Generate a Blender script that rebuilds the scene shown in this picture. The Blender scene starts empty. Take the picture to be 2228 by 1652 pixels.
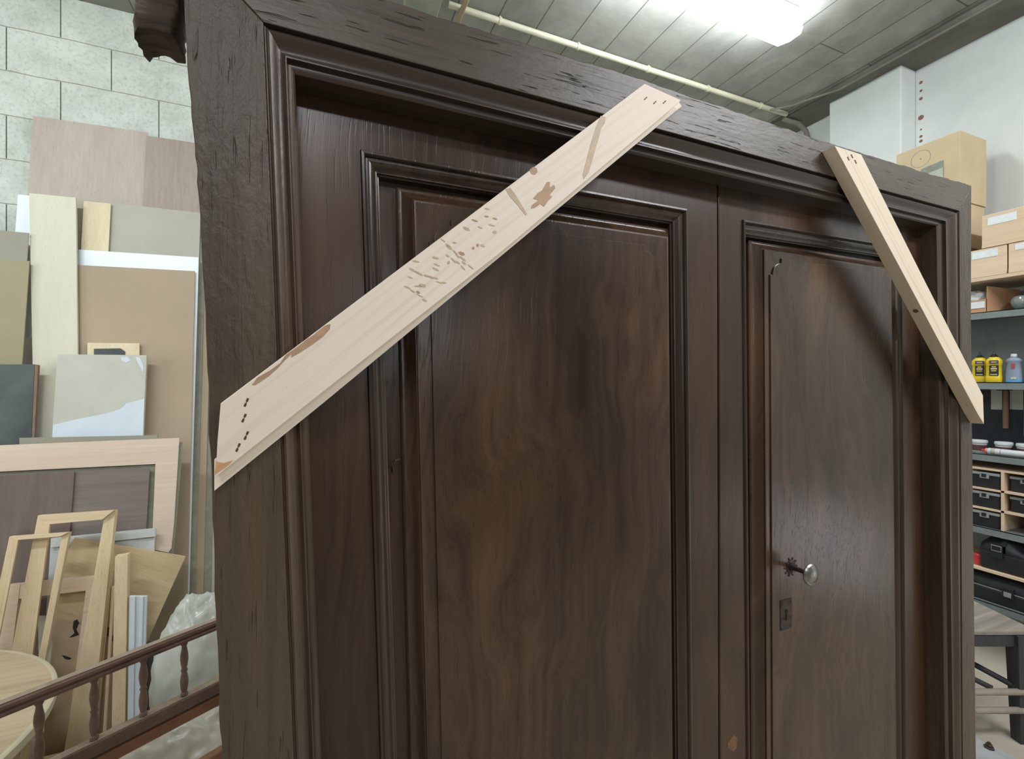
import bpy, bmesh, math, random
from mathutils import Vector, Matrix, noise as mn
random.seed(7)
SC = bpy.context.scene
COL = SC.collection
AL = math.radians(22.91)          # camera yaw, clockwise from +Y
EYE = 1.55
F = 1000.0

# ---------------------------------------------------------------- camera, world, lights
cd = bpy.data.cameras.new('camera'); cam = bpy.data.objects.new('camera', cd); COL.objects.link(cam)
cam.location = (0, 0, EYE); cam.rotation_euler = (math.pi/2, 0, -AL)
cd.sensor_width = 36; cd.lens = 36*F/2228; cd.clip_start = .02; cd.clip_end = 60
SC.camera = cam
w = bpy.data.worlds.new('world'); SC.world = w; w.use_nodes = True
w.node_tree.nodes['Background'].inputs[0].default_value = (.75, .85, .95, 1)
w.node_tree.nodes['Background'].inputs[1].default_value = .14
SC.view_settings.view_transform = 'Standard'; SC.view_settings.look = 'None'
SC.view_settings.gamma = 1; SC.view_settings.use_curve_mapping = False
SC.view_settings.exposure = 0.0
def area(name, loc, target, sx, sy, power, col):
    l = bpy.data.lights.new(name, 'AREA'); l.shape = 'RECTANGLE'; l.size = sx; l.size_y = sy
    l.energy = power; l.color = col
    o = bpy.data.objects.new(name, l); COL.objects.link(o); o.location = loc
    o.rotation_euler = (Vector(target)-Vector(loc)).to_track_quat('-Z', 'Y').to_euler()
    return o
area('ceiling_tube_light', (2.3, -.9, 3.5), (2.1, .2, 1.2), 1.5, .12, 76, (.92, .96, 1))
area('front_left_fill_light', (-.6, -1.9, 3.5), (.2, .7, 1.4), 1.3, .12, 31, (.94, .96, 1))  # added unseen fill lamp, brightens the left end of the long batten and jamb
area('left_tube_light', (-1.6, .9, 3.5), (-1.4, 2.2, 1.2), 1.3, .14, 46, (.86, .97, 1))
area('window_daylight', (1.0, -4.5, 2.3), (1.0, 0, 1.7), .8, .6, 14, (.86, .93, 1))
area('doorway_daylight', (3.4, -.8, .35), (1.2, .75, 1.1), .6, .55, 2.6, (.84, .9, 1))
area('left_window_daylight', (-3.7, .9, 1.9), (-1, 2.9, 1.1), 1.6, 1.4, 34, (.86, .96, 1))

# ---------------------------------------------------------------- geometry helpers
fw = Vector((math.sin(AL), math.cos(AL), 0)); rt = Vector((math.cos(AL), -math.sin(AL), 0)); up = Vector((0, 0, 1))
C0 = Vector((0, 0, EYE))
def ray(px, py): return fw + rt*((px-1114)/F) + up*((826-py)/F)
def PY(px, py, Y): d = ray(px, py); return C0 + d*(Y/d.y)
def PX(px, py, X): d = ray(px, py); return C0 + d*(X/d.x)
def PZ(px, py, Z): d = ray(px, py); return C0 + d*((Z-EYE)/d.z)
def PL(px, py, a, b): d = ray(px, py); return C0 + d*((a+b*EYE)/(d.y-b*d.z))   # plane Y = a + b z
def PD(px, py, dep): return C0 + ray(px, py)*dep

def mesh_obj(name, verts, faces, mat, parent=None, smooth=None, bevel=0):
    me = bpy.data.meshes.new(name)
    me.from_pydata([tuple(v) for v in verts], [], faces); me.update()
    bm = bmesh.new(); bm.from_mesh(me); bmesh.ops.recalc_face_normals(bm, faces=bm.faces)
    if bevel:
        es = [e for e in bm.edges if e.is_manifold and e.calc_face_angle(0) > .6]
        bmesh.ops.bevel(bm, geom=es, offset=bevel, segments=2, profile=.5, affect='EDGES', clamp_overlap=True)
    bm.to_mesh(me); bm.free()
    if smooth is not None:
        me.polygons.foreach_set('use_smooth', [True]*len(me.polygons)); me.set_sharp_from_angle(angle=math.radians(smooth))
    if mat: me.materials.append(mat)
    o = bpy.data.objects.new(name, me); COL.objects.link(o)
    if parent: o.parent = parent; o.matrix_parent_inverse = Matrix.Identity(4)
    return o
class MB:
    def __init__(s): s.v = []; s.f = []
    def add(s, vs, fs):
        n = len(s.v); s.v += [Vector(v) for v in vs]; s.f += [tuple(i+n for i in f) for f in fs]; return s
    def box(s, x0, x1, y0, y1, z0, z1, M=None):
        vs = [Vector((x, y, z)) for x in (x0, x1) for y in (y0, y1) for z in (z0, z1)]
        if M: vs = [M @ v for v in vs]
        return s.add(vs, [(0,1,3,2),(4,6,7,5),(0,4,5,1),(2,3,7,6),(0,2,6,4),(1,5,7,3)])
    def prism(s, pts, ext):                       # planar outline pushed along a vector
        n = len(pts); pts = [Vector(p) for p in pts]; ext = Vector(ext)
        return s.add(pts+[p+ext for p in pts], [tuple(range(n)), tuple(range(2*n-1, n-1, -1))]+[(i, (i+1) % n, n+(i+1) % n, n+i) for i in range(n)])
    def beam(s, a, b, wd, ht, upv=(0, 0, 1)):     # rectangular bar from a to b
        a = Vector(a); b = Vector(b); d = (b-a).normalized(); sd = d.cross(Vector(upv)).normalized(); u = sd.cross(d)
        c = [sd*wd/2+u*ht/2, -sd*wd/2+u*ht/2, -sd*wd/2-u*ht/2, sd*wd/2-u*ht/2]
        return s.prism([a+q for q in c], b-a)
    def tube(s, path, r, n=12, caps=True):
        path = [Vector(p) for p in path]; rings = []
        for i, p in enumerate(path):
            d = (path[min(i+1, len(path)-1)]-path[max(i-1, 0)]).normalized()
            ref = Vector((0, 0, 1)) if abs(d.z) < .95 else Vector((1, 0, 0))
            a = d.cross(ref).normalized(); b = a.cross(d); rr = r[i] if isinstance(r, (list, tuple)) else r
            rings.append([p+(a*math.cos(2*math.pi*k/n)+b*math.sin(2*math.pi*k/n))*rr for k in range(n)])
        return s.loft(rings, True, caps)
    def loft(s, rings, closed=True, caps=False):
        m = len(rings[0]); vs = [v for r in rings for v in r]; fs = []
        for i in range(len(rings)-1):
            for k in range(m if closed else m-1):
                k2 = (k+1) % m; fs.append((i*m+k, i*m+k2, (i+1)*m+k2, (i+1)*m+k))
        if caps: fs += [tuple(range(m)), tuple((len(rings)-1)*m+k for k in range(m-1, -1, -1))]
        return s.add(vs, fs)
    def lathe(s, c, prof, n=20, axis=(0, 0, 1)):   # prof = (radius, height) pairs
        ax = Vector(axis).normalized(); ref = Vector((1, 0, 0)) if abs(ax.x) < .9 else Vector((0, 1, 0))
        a = ax.cross(ref).normalized(); b = ax.cross(a); c = Vector(c)
        return s.loft([[c+ax*h+(a*math.cos(2*math.pi*k/n)+b*math.sin(2*math.pi*k/n))*max(r, 1e-4) for k in range(n)] for r, h in prof], True, True)
    def build(s, name, mat, parent=None, smooth=None, bevel=0): return mesh_obj(name, s.v, s.f, mat, parent, smooth, bevel)

def tag(o, label=None, cat=None, group=None, kind=None):
    if label: o['label'] = label
    if cat: o['category'] = cat
    if group: o['group'] = group
    if kind: o['kind'] = kind
    return o
def empty(name, loc=(0, 0, 0)):
    o = bpy.data.objects.new(name, None); COL.objects.link(o); o.empty_display_size = .05
    return o                                       # kept at the world origin; see place_base()
def place_base(o):                                 # move the Empty to the base of its parts, geometry stays put
    bpy.context.view_layer.update()
    def kids(q):
        for c in q.children: yield c; yield from kids(c)
    pts = [c.matrix_world @ v.co for c in kids(o) if c.type == 'MESH' for v in c.data.vertices]
    if not pts: return o
    lo = Vector([min(p[i] for p in pts) for i in range(3)]); hi = Vector([max(p[i] for p in pts) for i in range(3)])
    base = Vector(((lo.x+hi.x)/2, (lo.y+hi.y)/2, lo.z)); o.location = base
    for c in o.children: c.location = c.location-base
    return o
def offset_loop(pts, d):                            # inset a convex XZ loop by d, keep Y
    n = len(pts); cx = sum(p.x for p in pts)/n; cz = sum(p.z for p in pts)/n; L = []
    for i in range(n):
        a, b = pts[i], pts[(i+1) % n]; e = Vector((b.x-a.x, 0, b.z-a.z)).normalized(); nn = Vector((-e.z, 0, e.x))
        if (Vector((cx, 0, cz))-Vector((a.x, 0, a.z))).dot(nn) < 0: nn = -nn
        L.append((Vector((a.x, 0, a.z))+nn*d, e))
    out = []
    for i in range(n):
        (p, e), (q, g) = L[i-1], L[i]; cr = e.x*g.z-e.z*g.x
        t = ((q.x-p.x)*g.z-(q.z-p.z)*g.x)/cr; out.append(Vector((p.x+e.x*t, pts[i].y, p.z+e.z*t)))
    return out
def down_to(a, b, z): t = (z-a.z)/(b.z-a.z); return a+(b-a)*t

# ---------------------------------------------------------------- materials
def nt(name):
    m = bpy.data.materials.new(name); m.use_nodes = True; t = m.node_tree; return m, t, t.nodes['Principled BSDF']
def N(t, ty, **kw):
    n = t.nodes.new(ty)
    for k, v in kw.items(): setattr(n, k, v)
    return n
def s2l(c): return tuple(((x/255)/12.92 if x/255 <= .04045 else ((x/255+.055)/1.055)**2.4) for x in c[:3])+(1,)
def ramp(t, fac, stops):
    r = N(t, 'ShaderNodeValToRGB'); e = r.color_ramp.elements
    while len(e) < len(stops): e.new(.5)
    for k, (p, c) in enumerate(stops): e[k].position = p; e[k].color = c if len(c) == 4 else tuple(c)+(1,)
    t.links.new(fac, r.inputs[0]); return r.outputs[0]
def noise(t, vec, scale, detail=4, rough=.55, dist=0):
    n = N(t, 'ShaderNodeTexNoise'); n.inputs['Scale'].default_value = scale; n.inputs['Detail'].default_value = detail
    n.inputs['Roughness'].default_value = rough; n.inputs['Distortion'].default_value = dist
    if vec is not None: t.links.new(vec, n.inputs['Vector'])
    return n.outputs[0]
def mapped(t, vec, scale=(1, 1, 1), rot=None):
    if rot is not None:
        r = N(t, 'ShaderNodeVectorRotate', rotation_type='EULER_XYZ'); r.inputs['Rotation'].default_value = rot
        t.links.new(vec, r.inputs['Vector']); vec = r.outputs[0]
    m = N(t, 'ShaderNodeMapping'); m.inputs['Scale'].default_value = scale; t.links.new(vec, m.inputs['Vector']); return m.outputs[0]
def mix(t, f, a, b, mode='MIX'):
    m = N(t, 'ShaderNodeMix', data_type='RGBA', blend_type=mode)
    for i, x in ((0, f), (6, a), (7, b)):
        if isinstance(x, (int, float)): m.inputs[i].default_value = x
        elif isinstance(x, tuple): m.inputs[i].default_value = x
        else: t.links.new(x, m.inputs[i])
    return m.outputs[2]
def math_(t, op, a, b=0.0):
    m = N(t, 'ShaderNodeMath', operation=op)
    for i, x in ((0, a), (1, b)):
        if isinstance(x, (int, float)): m.inputs[i].default_value = x
        else: t.links.new(x, m.inputs[i])
    return m.outputs[0]
def bump(t, bs, h, strength, dist=.002, prev=None):
    b = N(t, 'ShaderNodeBump'); b.inputs['Strength'].default_value = strength; b.inputs['Distance'].default_value = dist
    t.links.new(h, b.inputs['Height'])
    if prev is not None: t.links.new(prev, b.inputs['Normal'])
    t.links.new(b.outputs[0], bs.inputs['Normal']); return b.outputs[0]
def wood(name, dark, light, grain='Z', rough=.5, rvar=.15, pores=.3, big=3.0, fine=45, streak=.5, spec=.5, coarse=0, angle=None, warm=None, coat=0, dash=0, hammer=0, macro=0, warp=0):
    """grain: axis the grain follows; angle (radians in XZ from +X) for slanted boards"""
    m, t, bs = nt(name); tc = N(t, 'ShaderNodeTexCoord').outputs['Object']
    rot = {'X': (0, 0, 0), 'Z': (0, math.pi/2, 0), 'Y': (0, 0, -math.pi/2)}[grain]
    if angle is not None: rot = (0, angle, 0)
    v = mapped(t, tc, (1, 1, 1), rot)
    if warp:
        wn = noise(t, mapped(t, v, (2.2, 3.5, 3.5)), 1, 2, .5); wc = N(t, 'ShaderNodeCombineXYZ')
        t.links.new(math_(t, 'MULTIPLY', wn, warp*4), wc.inputs[1]); t.links.new(math_(t, 'MULTIPLY', wn, warp*4), wc.inputs[2])
        va = N(t, 'ShaderNodeVectorMath', operation='ADD'); t.links.new(v, va.inputs[0]); t.links.new(wc.outputs[0], va.inputs[1]); v = va.outputs[0]
    n1 = noise(t, mapped(t, v, (1.2, fine, fine)), 1, 5, .6, .3)
    n2 = noise(t, mapped(t, v, (.5, big, big)), 1.6, 3, .5, .3)
    n3 = noise(t, mapped(t, v, (6, 240, 240)), 1, 3, .6)
    f = math_(t, 'ADD', math_(t, 'MULTIPLY', n1, streak), math_(t, 'MULTIPLY', n2, 1-streak))
    c = ramp(t, f, [(.3, s2l(dark)), (.68, s2l(light))])
    if warm:
        n4 = noise(t, mapped(t, v, (.6, 3.5, 3.5)), 1.3, 3, .5, .4)
        c = mix(t, ramp(t, n4, [(.5, (0, 0, 0)), (.8, (.6, .6, .6))]), c, s2l(warm))
    pm = ramp(t, n3, [(.30, (0, 0, 0)), (.42, (1, 1, 1))])
    c = mix(t, pores, c, mix(t, 1.0, c, pm, 'MULTIPLY'))
    if macro:
        n7 = noise(t, mapped(t, v, (.55, 1.6, 1.6)), 2.2, 3, .55, .6)
        c = mix(t, macro, c, mix(t, 1.0, c, ramp(t, n7, [(.36, (.42, .40, .40)), (.62, (1, 1, 1))]), 'MULTIPLY'))
    if dash:
        n6 = noise(t, mapped(t, v, (11, 150, 150)), 1, 2, .5)
        zn = noise(t, mapped(t, v, (1.5, 5, 5)), 1.2, 2)
        dm = ramp(t, math_(t, 'ADD', n6, math_(t, 'MULTIPLY', zn, .22)), [(.74, (1, 1, 1)), (.79, (0, 0, 0))])
        c = mix(t, dash, c, mix(t, 1.0, c, mix(t, dm, (.22, .2, .2, 1), (1, 1, 1, 1)), 'MULTIPLY'))
    t.links.new(c, bs.inputs['Base Color'])
    r = math_(t, 'ADD', math_(t, 'MULTIPLY', n2, rvar*2), rough-rvar); t.links.new(r, bs.inputs['Roughness'])
    b = bump(t, bs, n1, .25, .001); b = bump(t, bs, pm, .3*min(1, pores*2), .0006, b)
    if coarse:
        n5 = noise(t, mapped(t, v, (9, 26, 26)), 1, 6, .65, .5)
        b = bump(t, bs, n5, .8, coarse, b)
    if dash: b = bump(t, bs, dm, .7, .0018, b)
    if hammer:
        b = bump(t, bs, noise(t, mapped(t, v, (30, 55, 55)), 1, 5, .62, .3), .75, hammer, b)
    bs.inputs['Specular IOR Level'].default_value = spec
    if coat: bs.inputs['Coat Weight'].default_value = coat; bs.inputs['Coat Roughness'].default_value = .25
    return m
def plain(name, col, rough=.6, metal=0, nscale=8, nvar=.12, bmp=0, bscale=60, spec=.5, var2=None):
    m, t, bs = nt(name); tc = N(t, 'ShaderNodeTexCoord').outputs['Object']
    n = noise(t, tc, nscale, 5, .6, .4); c1 = s2l(col); c0 = tuple(x*(1-nvar*2) for x in c1[:3])+(1,)
    if var2: c0 = s2l(var2)
    t.links.new(ramp(t, n, [(.35, c0), (.65, c1)]), bs.inputs['Base Color'])
    bs.inputs['Roughness'].default_value = rough; bs.inputs['Metallic'].default_value = metal; bs.inputs['Specular IOR Level'].default_value = spec
    if bmp: bump(t, bs, noise(t, tc, bscale, 6, .6), bmp, .003)
    return m

DARK = dict(streak=.5)
M = {}
M['jamb'] = wood('aged_dark_wood_upright', (52, 42, 32), (98, 83, 65), 'Z', .47, .08, .4, 5, 55, .5, .5, .0025, warm=(96, 74, 54), dash=.5, hammer=.0028, macro=.5)
M['lintel'] = wood('aged_dark_wood_cross', (54, 45, 36), (97, 84, 68), 'X', .43, .08, .5, 5, 50, .5, .5, .0012, warm=(90, 70, 56), dash=.9, hammer=.0008, macro=.4)
M['rotten'] = wood('rotten_timber', (34, 29, 26), (104, 90, 78), 'X', .85, .05, .6, 9, 60, .6, .2, .005)
M['mould_v'] = wood('dark_moulding_upright', (50, 39, 31), (96, 80, 64), 'Z', .38, .1, .35, 4, 70, .6, .5, .001, warm=(104, 76, 54), hammer=.001, macro=.5)
M['mould_h'] = wood('dark_moulding_cross', (42, 34, 29), (84, 70, 60), 'X', .36, .1, .35, 4, 70, .6, .5, .0008)
M['door'] = wood('walnut_door_wood', (42, 28, 20), (84, 60, 43), 'Z', .29, .04, .3, 3, 60, .5, .5, 0, warm=(102, 70, 45), macro=.8, warp=.02)
M['panel'] = wood('walnut_panel_wood', (46, 31, 22), (96, 71, 52), 'Z', .27, .03, .35, 2.6, 50, .5, .5, 0, warm=(112, 82, 56), macro=.85, warp=.06)
M['leafmould'] = wood('glossy_dark_moulding', (34, 25, 20), (76, 58, 46), 'Z', .27, .06, .3, 4, 60, .5, .6, .0004)

# setting -----------------------------------------------------------------
def block_wall():
    m, t, bs = nt('concrete_block'); tc = N(t, 'ShaderNodeTexCoord').outputs['Object']
    cx = N(t, 'ShaderNodeSeparateXYZ'); t.links.new(tc, cx.inputs[0]); cb = N(t, 'ShaderNodeCombineXYZ')
    t.links.new(math_(t, 'ADD', cx.outputs[0], 1.05+.215+.43*20), cb.inputs[0]); 
    wob = noise(t, mapped(t, tc, (3, 1, 3)), 2, 4)
    t.links.new(math_(t, 'ADD', cx.outputs[2], math_(t, 'ADD', math_(t, 'MULTIPLY', wob, .014), -(3.373-.229*15)-.007+.229*(0))), cb.inputs[1])
    b = N(t, 'ShaderNodeTexBrick'); b.offset = .5; b.squash = 1
    b.inputs['Scale'].default_value = 1; b.inputs['Brick Width'].default_value = .43; b.inputs['Row Height'].default_value = .229
    b.inputs['Mortar Size'].default_value = .0028; b.inputs['Mortar Smooth'].default_value = .3; b.inputs['Bias'].default_value = 0
    b.inputs['Color1'].default_value = s2l((224, 227, 217)); b.inputs['Color2'].default_value = s2l((214, 218, 208)); 
    t.links.new(cb.outputs[0], b.inputs['Vector'])
    sy = N(t, 'ShaderNodeSeparateXYZ'); t.links.new(cb.outputs[0], sy.inputs[0]); fr_ = math_(t, 'FRACT', math_(t, 'DIVIDE', sy.outputs[1], .229))
    hz = math_(t, 'LESS_THAN', math_(t, 'MINIMUM', fr_, math_(t, 'SUBTRACT', 1.0, fr_)), .022)
    t.links.new(mix(t, hz, s2l((96, 94, 84)), s2l((160, 158, 140))), b.inputs['Mortar'])
    n = noise(t, tc, 3.5, 6, .65, .6); n2 = noise(t, tc, 55, 5, .7)
    c = mix(t, .9, b.outputs['Color'], ramp(t, n, [(.25, (.62, .62, .6)), (.6, (1, 1, 1))]), 'MULTIPLY')
    c = mix(t, .6, c, ramp(t, n2, [(.3, (.55, .55, .52)), (.5, (1, 1, 1))]), 'MULTIPLY')
    t.links.new(c, bs.inputs['Base Color']); bs.inputs['Roughness'].default_value = .95; bs.inputs['Specular IOR Level'].default_value = .15
    p = bump(t, bs, n2, .55, .004); bump(t, bs, b.outputs['Fac'], -.9, .004, p)
    return m
def ceiling_mat():
    m, t, bs = nt('formwork_concrete'); tc = N(t, 'ShaderNodeTexCoord').outputs['Object']
    v = mapped(t, tc, (1, 1, 1), (0, 0, math.pi/2))
    b = N(t, 'ShaderNodeTexBrick'); b.offset = .37
    b.inputs['Scale'].default_value = 1; b.inputs['Brick Width'].default_value = 1.35; b.inputs['Row Height'].default_value = .235
    b.inputs['Mortar Size'].default_value = .004; b.inputs['Mortar Smooth'].default_value = .2
    b.inputs['Color1'].default_value = s2l((168, 167, 160)); b.inputs['Color2'].default_value = s2l((154, 153, 146)); b.inputs['Mortar'].default_value = s2l((112, 110, 102))
    t.links.new(v, b.inputs['Vector'])
    n = noise(t, tc, 2.5, 7, .65, .8); n2 = noise(t, tc, 40, 4, .6)
    c = mix(t, .9, b.outputs['Color'], ramp(t, n, [(.3, (.6, .6, .6)), (.62, (1, 1, 1))]), 'MULTIPLY')
    t.links.new(c, bs.inputs['Base Color']); bs.inputs['Roughness'].default_value = .9; bs.inputs['Specular IOR Level'].default_value = .2
    p = bump(t, bs, n2, .4, .003); bump(t, bs, b.outputs['Color'], .6, .006, p)
    return m
M['blocks'] = block_wall(); M['ceiling'] = ceiling_mat()
M['white_wall'] = plain('white_rough_plaster', (222, 226, 222), .9, 0, 2, .06, .35, 18)
M['beam'] = plain('concrete_beam', (120, 118, 108), .9, 0, 3, .2, .6, 25)
M['floor'] = plain('dusty_concrete_floor', (190, 178, 160), .9, 0, 3, .12, .3, 40)

def struct(name, mb, mat, bevel=0): o = mb.build(name, mat, None, None, bevel); o['kind'] = 'structure'; return o
CZ = 3.60; YR = 3.2; XW = 3.6; XL = -4.0; YB = -5.6
struct('floor', MB().box(XL, XW, YB, YR, -.1, 0), M['floor'])
struct('ceiling', MB().box(XL, XW, YB, YR, CZ, CZ+.1), M['ceiling'])
struct('wall_rear', MB().box(XL, XW, YR, YR+.15, 0, CZ), M['blocks'])
struct('wall_right', MB().box(XW, XW+.15, YB, YR, 0, CZ), M['white_wall'])
struct('wall_left', MB().box(XL-.15, XL, YB, YR, 0, CZ), M['white_wall'])
struct('wall_front', MB().box(XL, XW, YB-.15, YB, 0, CZ), M['white_wall'])
# pilaster on the right wall and the concrete beam above it
struct('trim_1', MB().box(3.44, XW, 1.74, 2.19, 0, CZ-.03), M['white_wall'], .008)
struct('trim_2', MB().box(3.327, XW, YB, YR, CZ-.035, CZ), M['beam'], .006)

M['rustspot'] = plain('rusty_red_spot', (150, 106, 92), .8, 0, 60, .1)
wr = bpy.data.objects['wall_right']
for y_, r_ in ((182, .010), (200, .008), (217, .010), (258, .016), (284, .006), (299, .009), (309, .010)):
    p_ = PX(1999, y_, XW); MB().lathe(p_+Vector((.001, -.012, 0)), [(r_, 0), (r_, .002)], 9, (-1, 0, 0)).build('rust_spot', M['rustspot'], wr)

# ---------------------------------------------------------------- the old double door
Y0 = .70; Y1 = .757
dd = empty('panelled_double_door')
tag(dd, 'tall dark brown wooden double door in a heavy worn frame, filling the workshop', 'door', None, 'thing')
def jag(a, b, n, amp, seed, keep=True):            # ragged worn edge between two points in the XZ plane
    r = random.Random(seed); d = b-a; nn = Vector((-d.z, 0, d.x)).normalized(); out = []
    for i in range(n+1):
        t = i/n; k = mn.noise(Vector((t*n*.35, seed*7.1, 0)))+.5*mn.noise(Vector((t*n*1.1, seed*3.3, 5)))
        out.append(a+d*t+nn*k*amp*(0 if i in (0, n) else 1))
    return out
def chain(pts, seg, amp, seed):
    out = []
    for i in range(len(pts)-1):
        L = (pts[i+1]-pts[i]).length; out += jag(pts[i], pts[i+1], max(2, int(L/seg)), amp, seed+i)[:-1]
    return out+[pts[-1]]
def fr(px, py): return PY(px, py, Y0)
ZB = 0.0
# outer front moulding corners (where the flat face stops) and opening corners
oTL, oTR = fr(573, 48), fr(2087, 459); oBL = down_to(fr(573, 48), fr(640, 1652), ZB); oBR = down_to(oTR, fr(2095, 1652), ZB)
iTL, iTR = fr(640, 146), fr(2053, 488); iBL = down_to(fr(640, 146), fr(698, 1652), ZB); iBR = down_to(iTR, fr(2072, 1652), ZB)
top = [fr(398, -142), fr(700, -46), fr(900, 18), fr(1050, 66), fr(1180, 106), fr(1400, 172), fr(1500, 210), fr(1560, 228), fr(1660, 262), fr(1760, 297), fr(1900, 340), fr(2010, 374), fr(2095, 398), fr(2114, 404)]
lin = chain(top, .011, .0026, 3)
# mitre lines: top-left corner from (573,48) up-left, right corner
pts = [top[0]]+lin[1:]+[oTR, oTL]
MB().prism(pts, (0, .11, 0)).build('lintel', M['lintel'], dd, None, .0015)
jl = [fr(398, -142), fr(400, 0), fr(405, 100), fr(410, 180), fr(420, 285), fr(424, 340), fr(429, 372), fr(431, 420), fr(437, 520), fr(444, 640), fr(450, 800), fr(457, 980), fr(466, 1200), fr(469, 1330), fr(476, 1480), fr(482, 1652)]
jl = chain(jl, .02, .0022, 11)+[down_to(fr(466, 1200), fr(484, 1652), ZB)]
MB().prism([oTL]+jl+[oBL], (0, .11, 0)).build('jamb', M['jamb'], dd, None, .0015)
jr = chain([fr(2114, 404), fr(2113, 700), fr(2117, 1100), fr(2124, 1652)], .03, .0012, 23)+[down_to(fr(2114, 404), fr(2124, 1652), ZB)]
MB().prism([oTR]+jr+[oBR], (0, .11, 0)).build('jamb', M['jamb'], dd, None, .0015)
# broken end of the lintel beam sticking out on the left
def rough_block(loop, y0, y1, mat, name, parent, amp):
    c = sum(loop, Vector())/len(loop); rings = []
    prof = [(.82, 0), (.93, .05), (.985, .14)]+[(1.0, .14+.08*k) for k in range(1, 9)]+[(.98, .9), (.92, 1)]
    lp = []
    for i in range(len(loop)):
        a, b = loop[i], loop[(i+1) % len(loop)]; k = max(1, int((b-a).length/.006)); lp += [a+(b-a)*(j/k) for j in range(k)]
    for s_, t_ in prof:
        r = []
        for p in lp:
            q = c+(p-c)*s_; q = Vector((q.x, y0+(y1-y0)*t_, q.z)); nz = mn.noise(Vector((q.x*25, q.y*30, q.z*30)))+.6*mn.noise(Vector((q.x*60, q.y*90, q.z*90)))+.35*mn.noise(Vector((q.x*50, q.y*160, q.z*190)))
            r.append(q+(p-c).normalized()*nz*amp)
        rings.append(r)
    return MB().loft(rings, True, True).build(name, mat, parent, 60)
gb_ = lambda x, y: PY(x, y, .81)
gf_ = lambda x, y: PY(x, y, .757)
rough_block([PY(402, -60, .78), PY(400, 0, .78), gb_(404, 138), gb_(386, 136), gb_(372, 129), gb_(350, 126), PY(325, 117, .80), PY(305, 100, .775), gf_(293, 82), gf_(289, 52), gf_(295, 10), gf_(297, -20), gf_(292, -60)], .75, .812, M['rotten'], 'lintel_horn', dd, .006)

def open_mould(name, sides, prof, mat):
    """sides: ((outerA,outerB),(innerA,innerB)); prof: (t across, depth from Y0)"""
    (oa, ob), (ia, ib) = sides; rings = []
    for t_, dy in prof:
        a = oa+(ia-oa)*t_; b = ob+(ib-ob)*t_; n = 24
        rings.append([Vector((a.x+(b.x-a.x)*k/n, Y0+dy, a.z+(b.z-a.z)*k/n)) for k in range(n+1)])
    return MB().loft(rings, False).build(name, mat, dd, 38)
prof = [(0, .006), (0, 0), (.02, .009), (.09, .010), (.12, .003), (.18, .000), (.26, .0015), (.36, .006), (.46, .0095), (.56, .010), (.64, .0075), (.70, .004), (.74, .004), (.75, .012), (.84, .0115), (.94, .0125), (1.0, .016), (1.0, .062)]
profv = [(0, .006), (0, 0), (.02, .004), (.06, .004), (.10, .001), (.18, .000), (.26, .0015), (.36, .006), (.46, .0095), (.56, .010), (.64, .0075), (.70, .004), (.74, .004), (.75, .012), (.84, .0115), (.94, .0125), (1.0, .016), (1.0, .062)]
open_mould('frame_moulding', ((oTL, oTR), (iTL, iTR)), prof, M['mould_h'])
open_mould('frame_moulding', ((oBL, oTL), (iBL, iTL)), profv, M['mould_v'])
open_mould('frame_moulding', ((oTR, oBR), (iTR, iBR)), profv, M['mould_v'])

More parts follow.
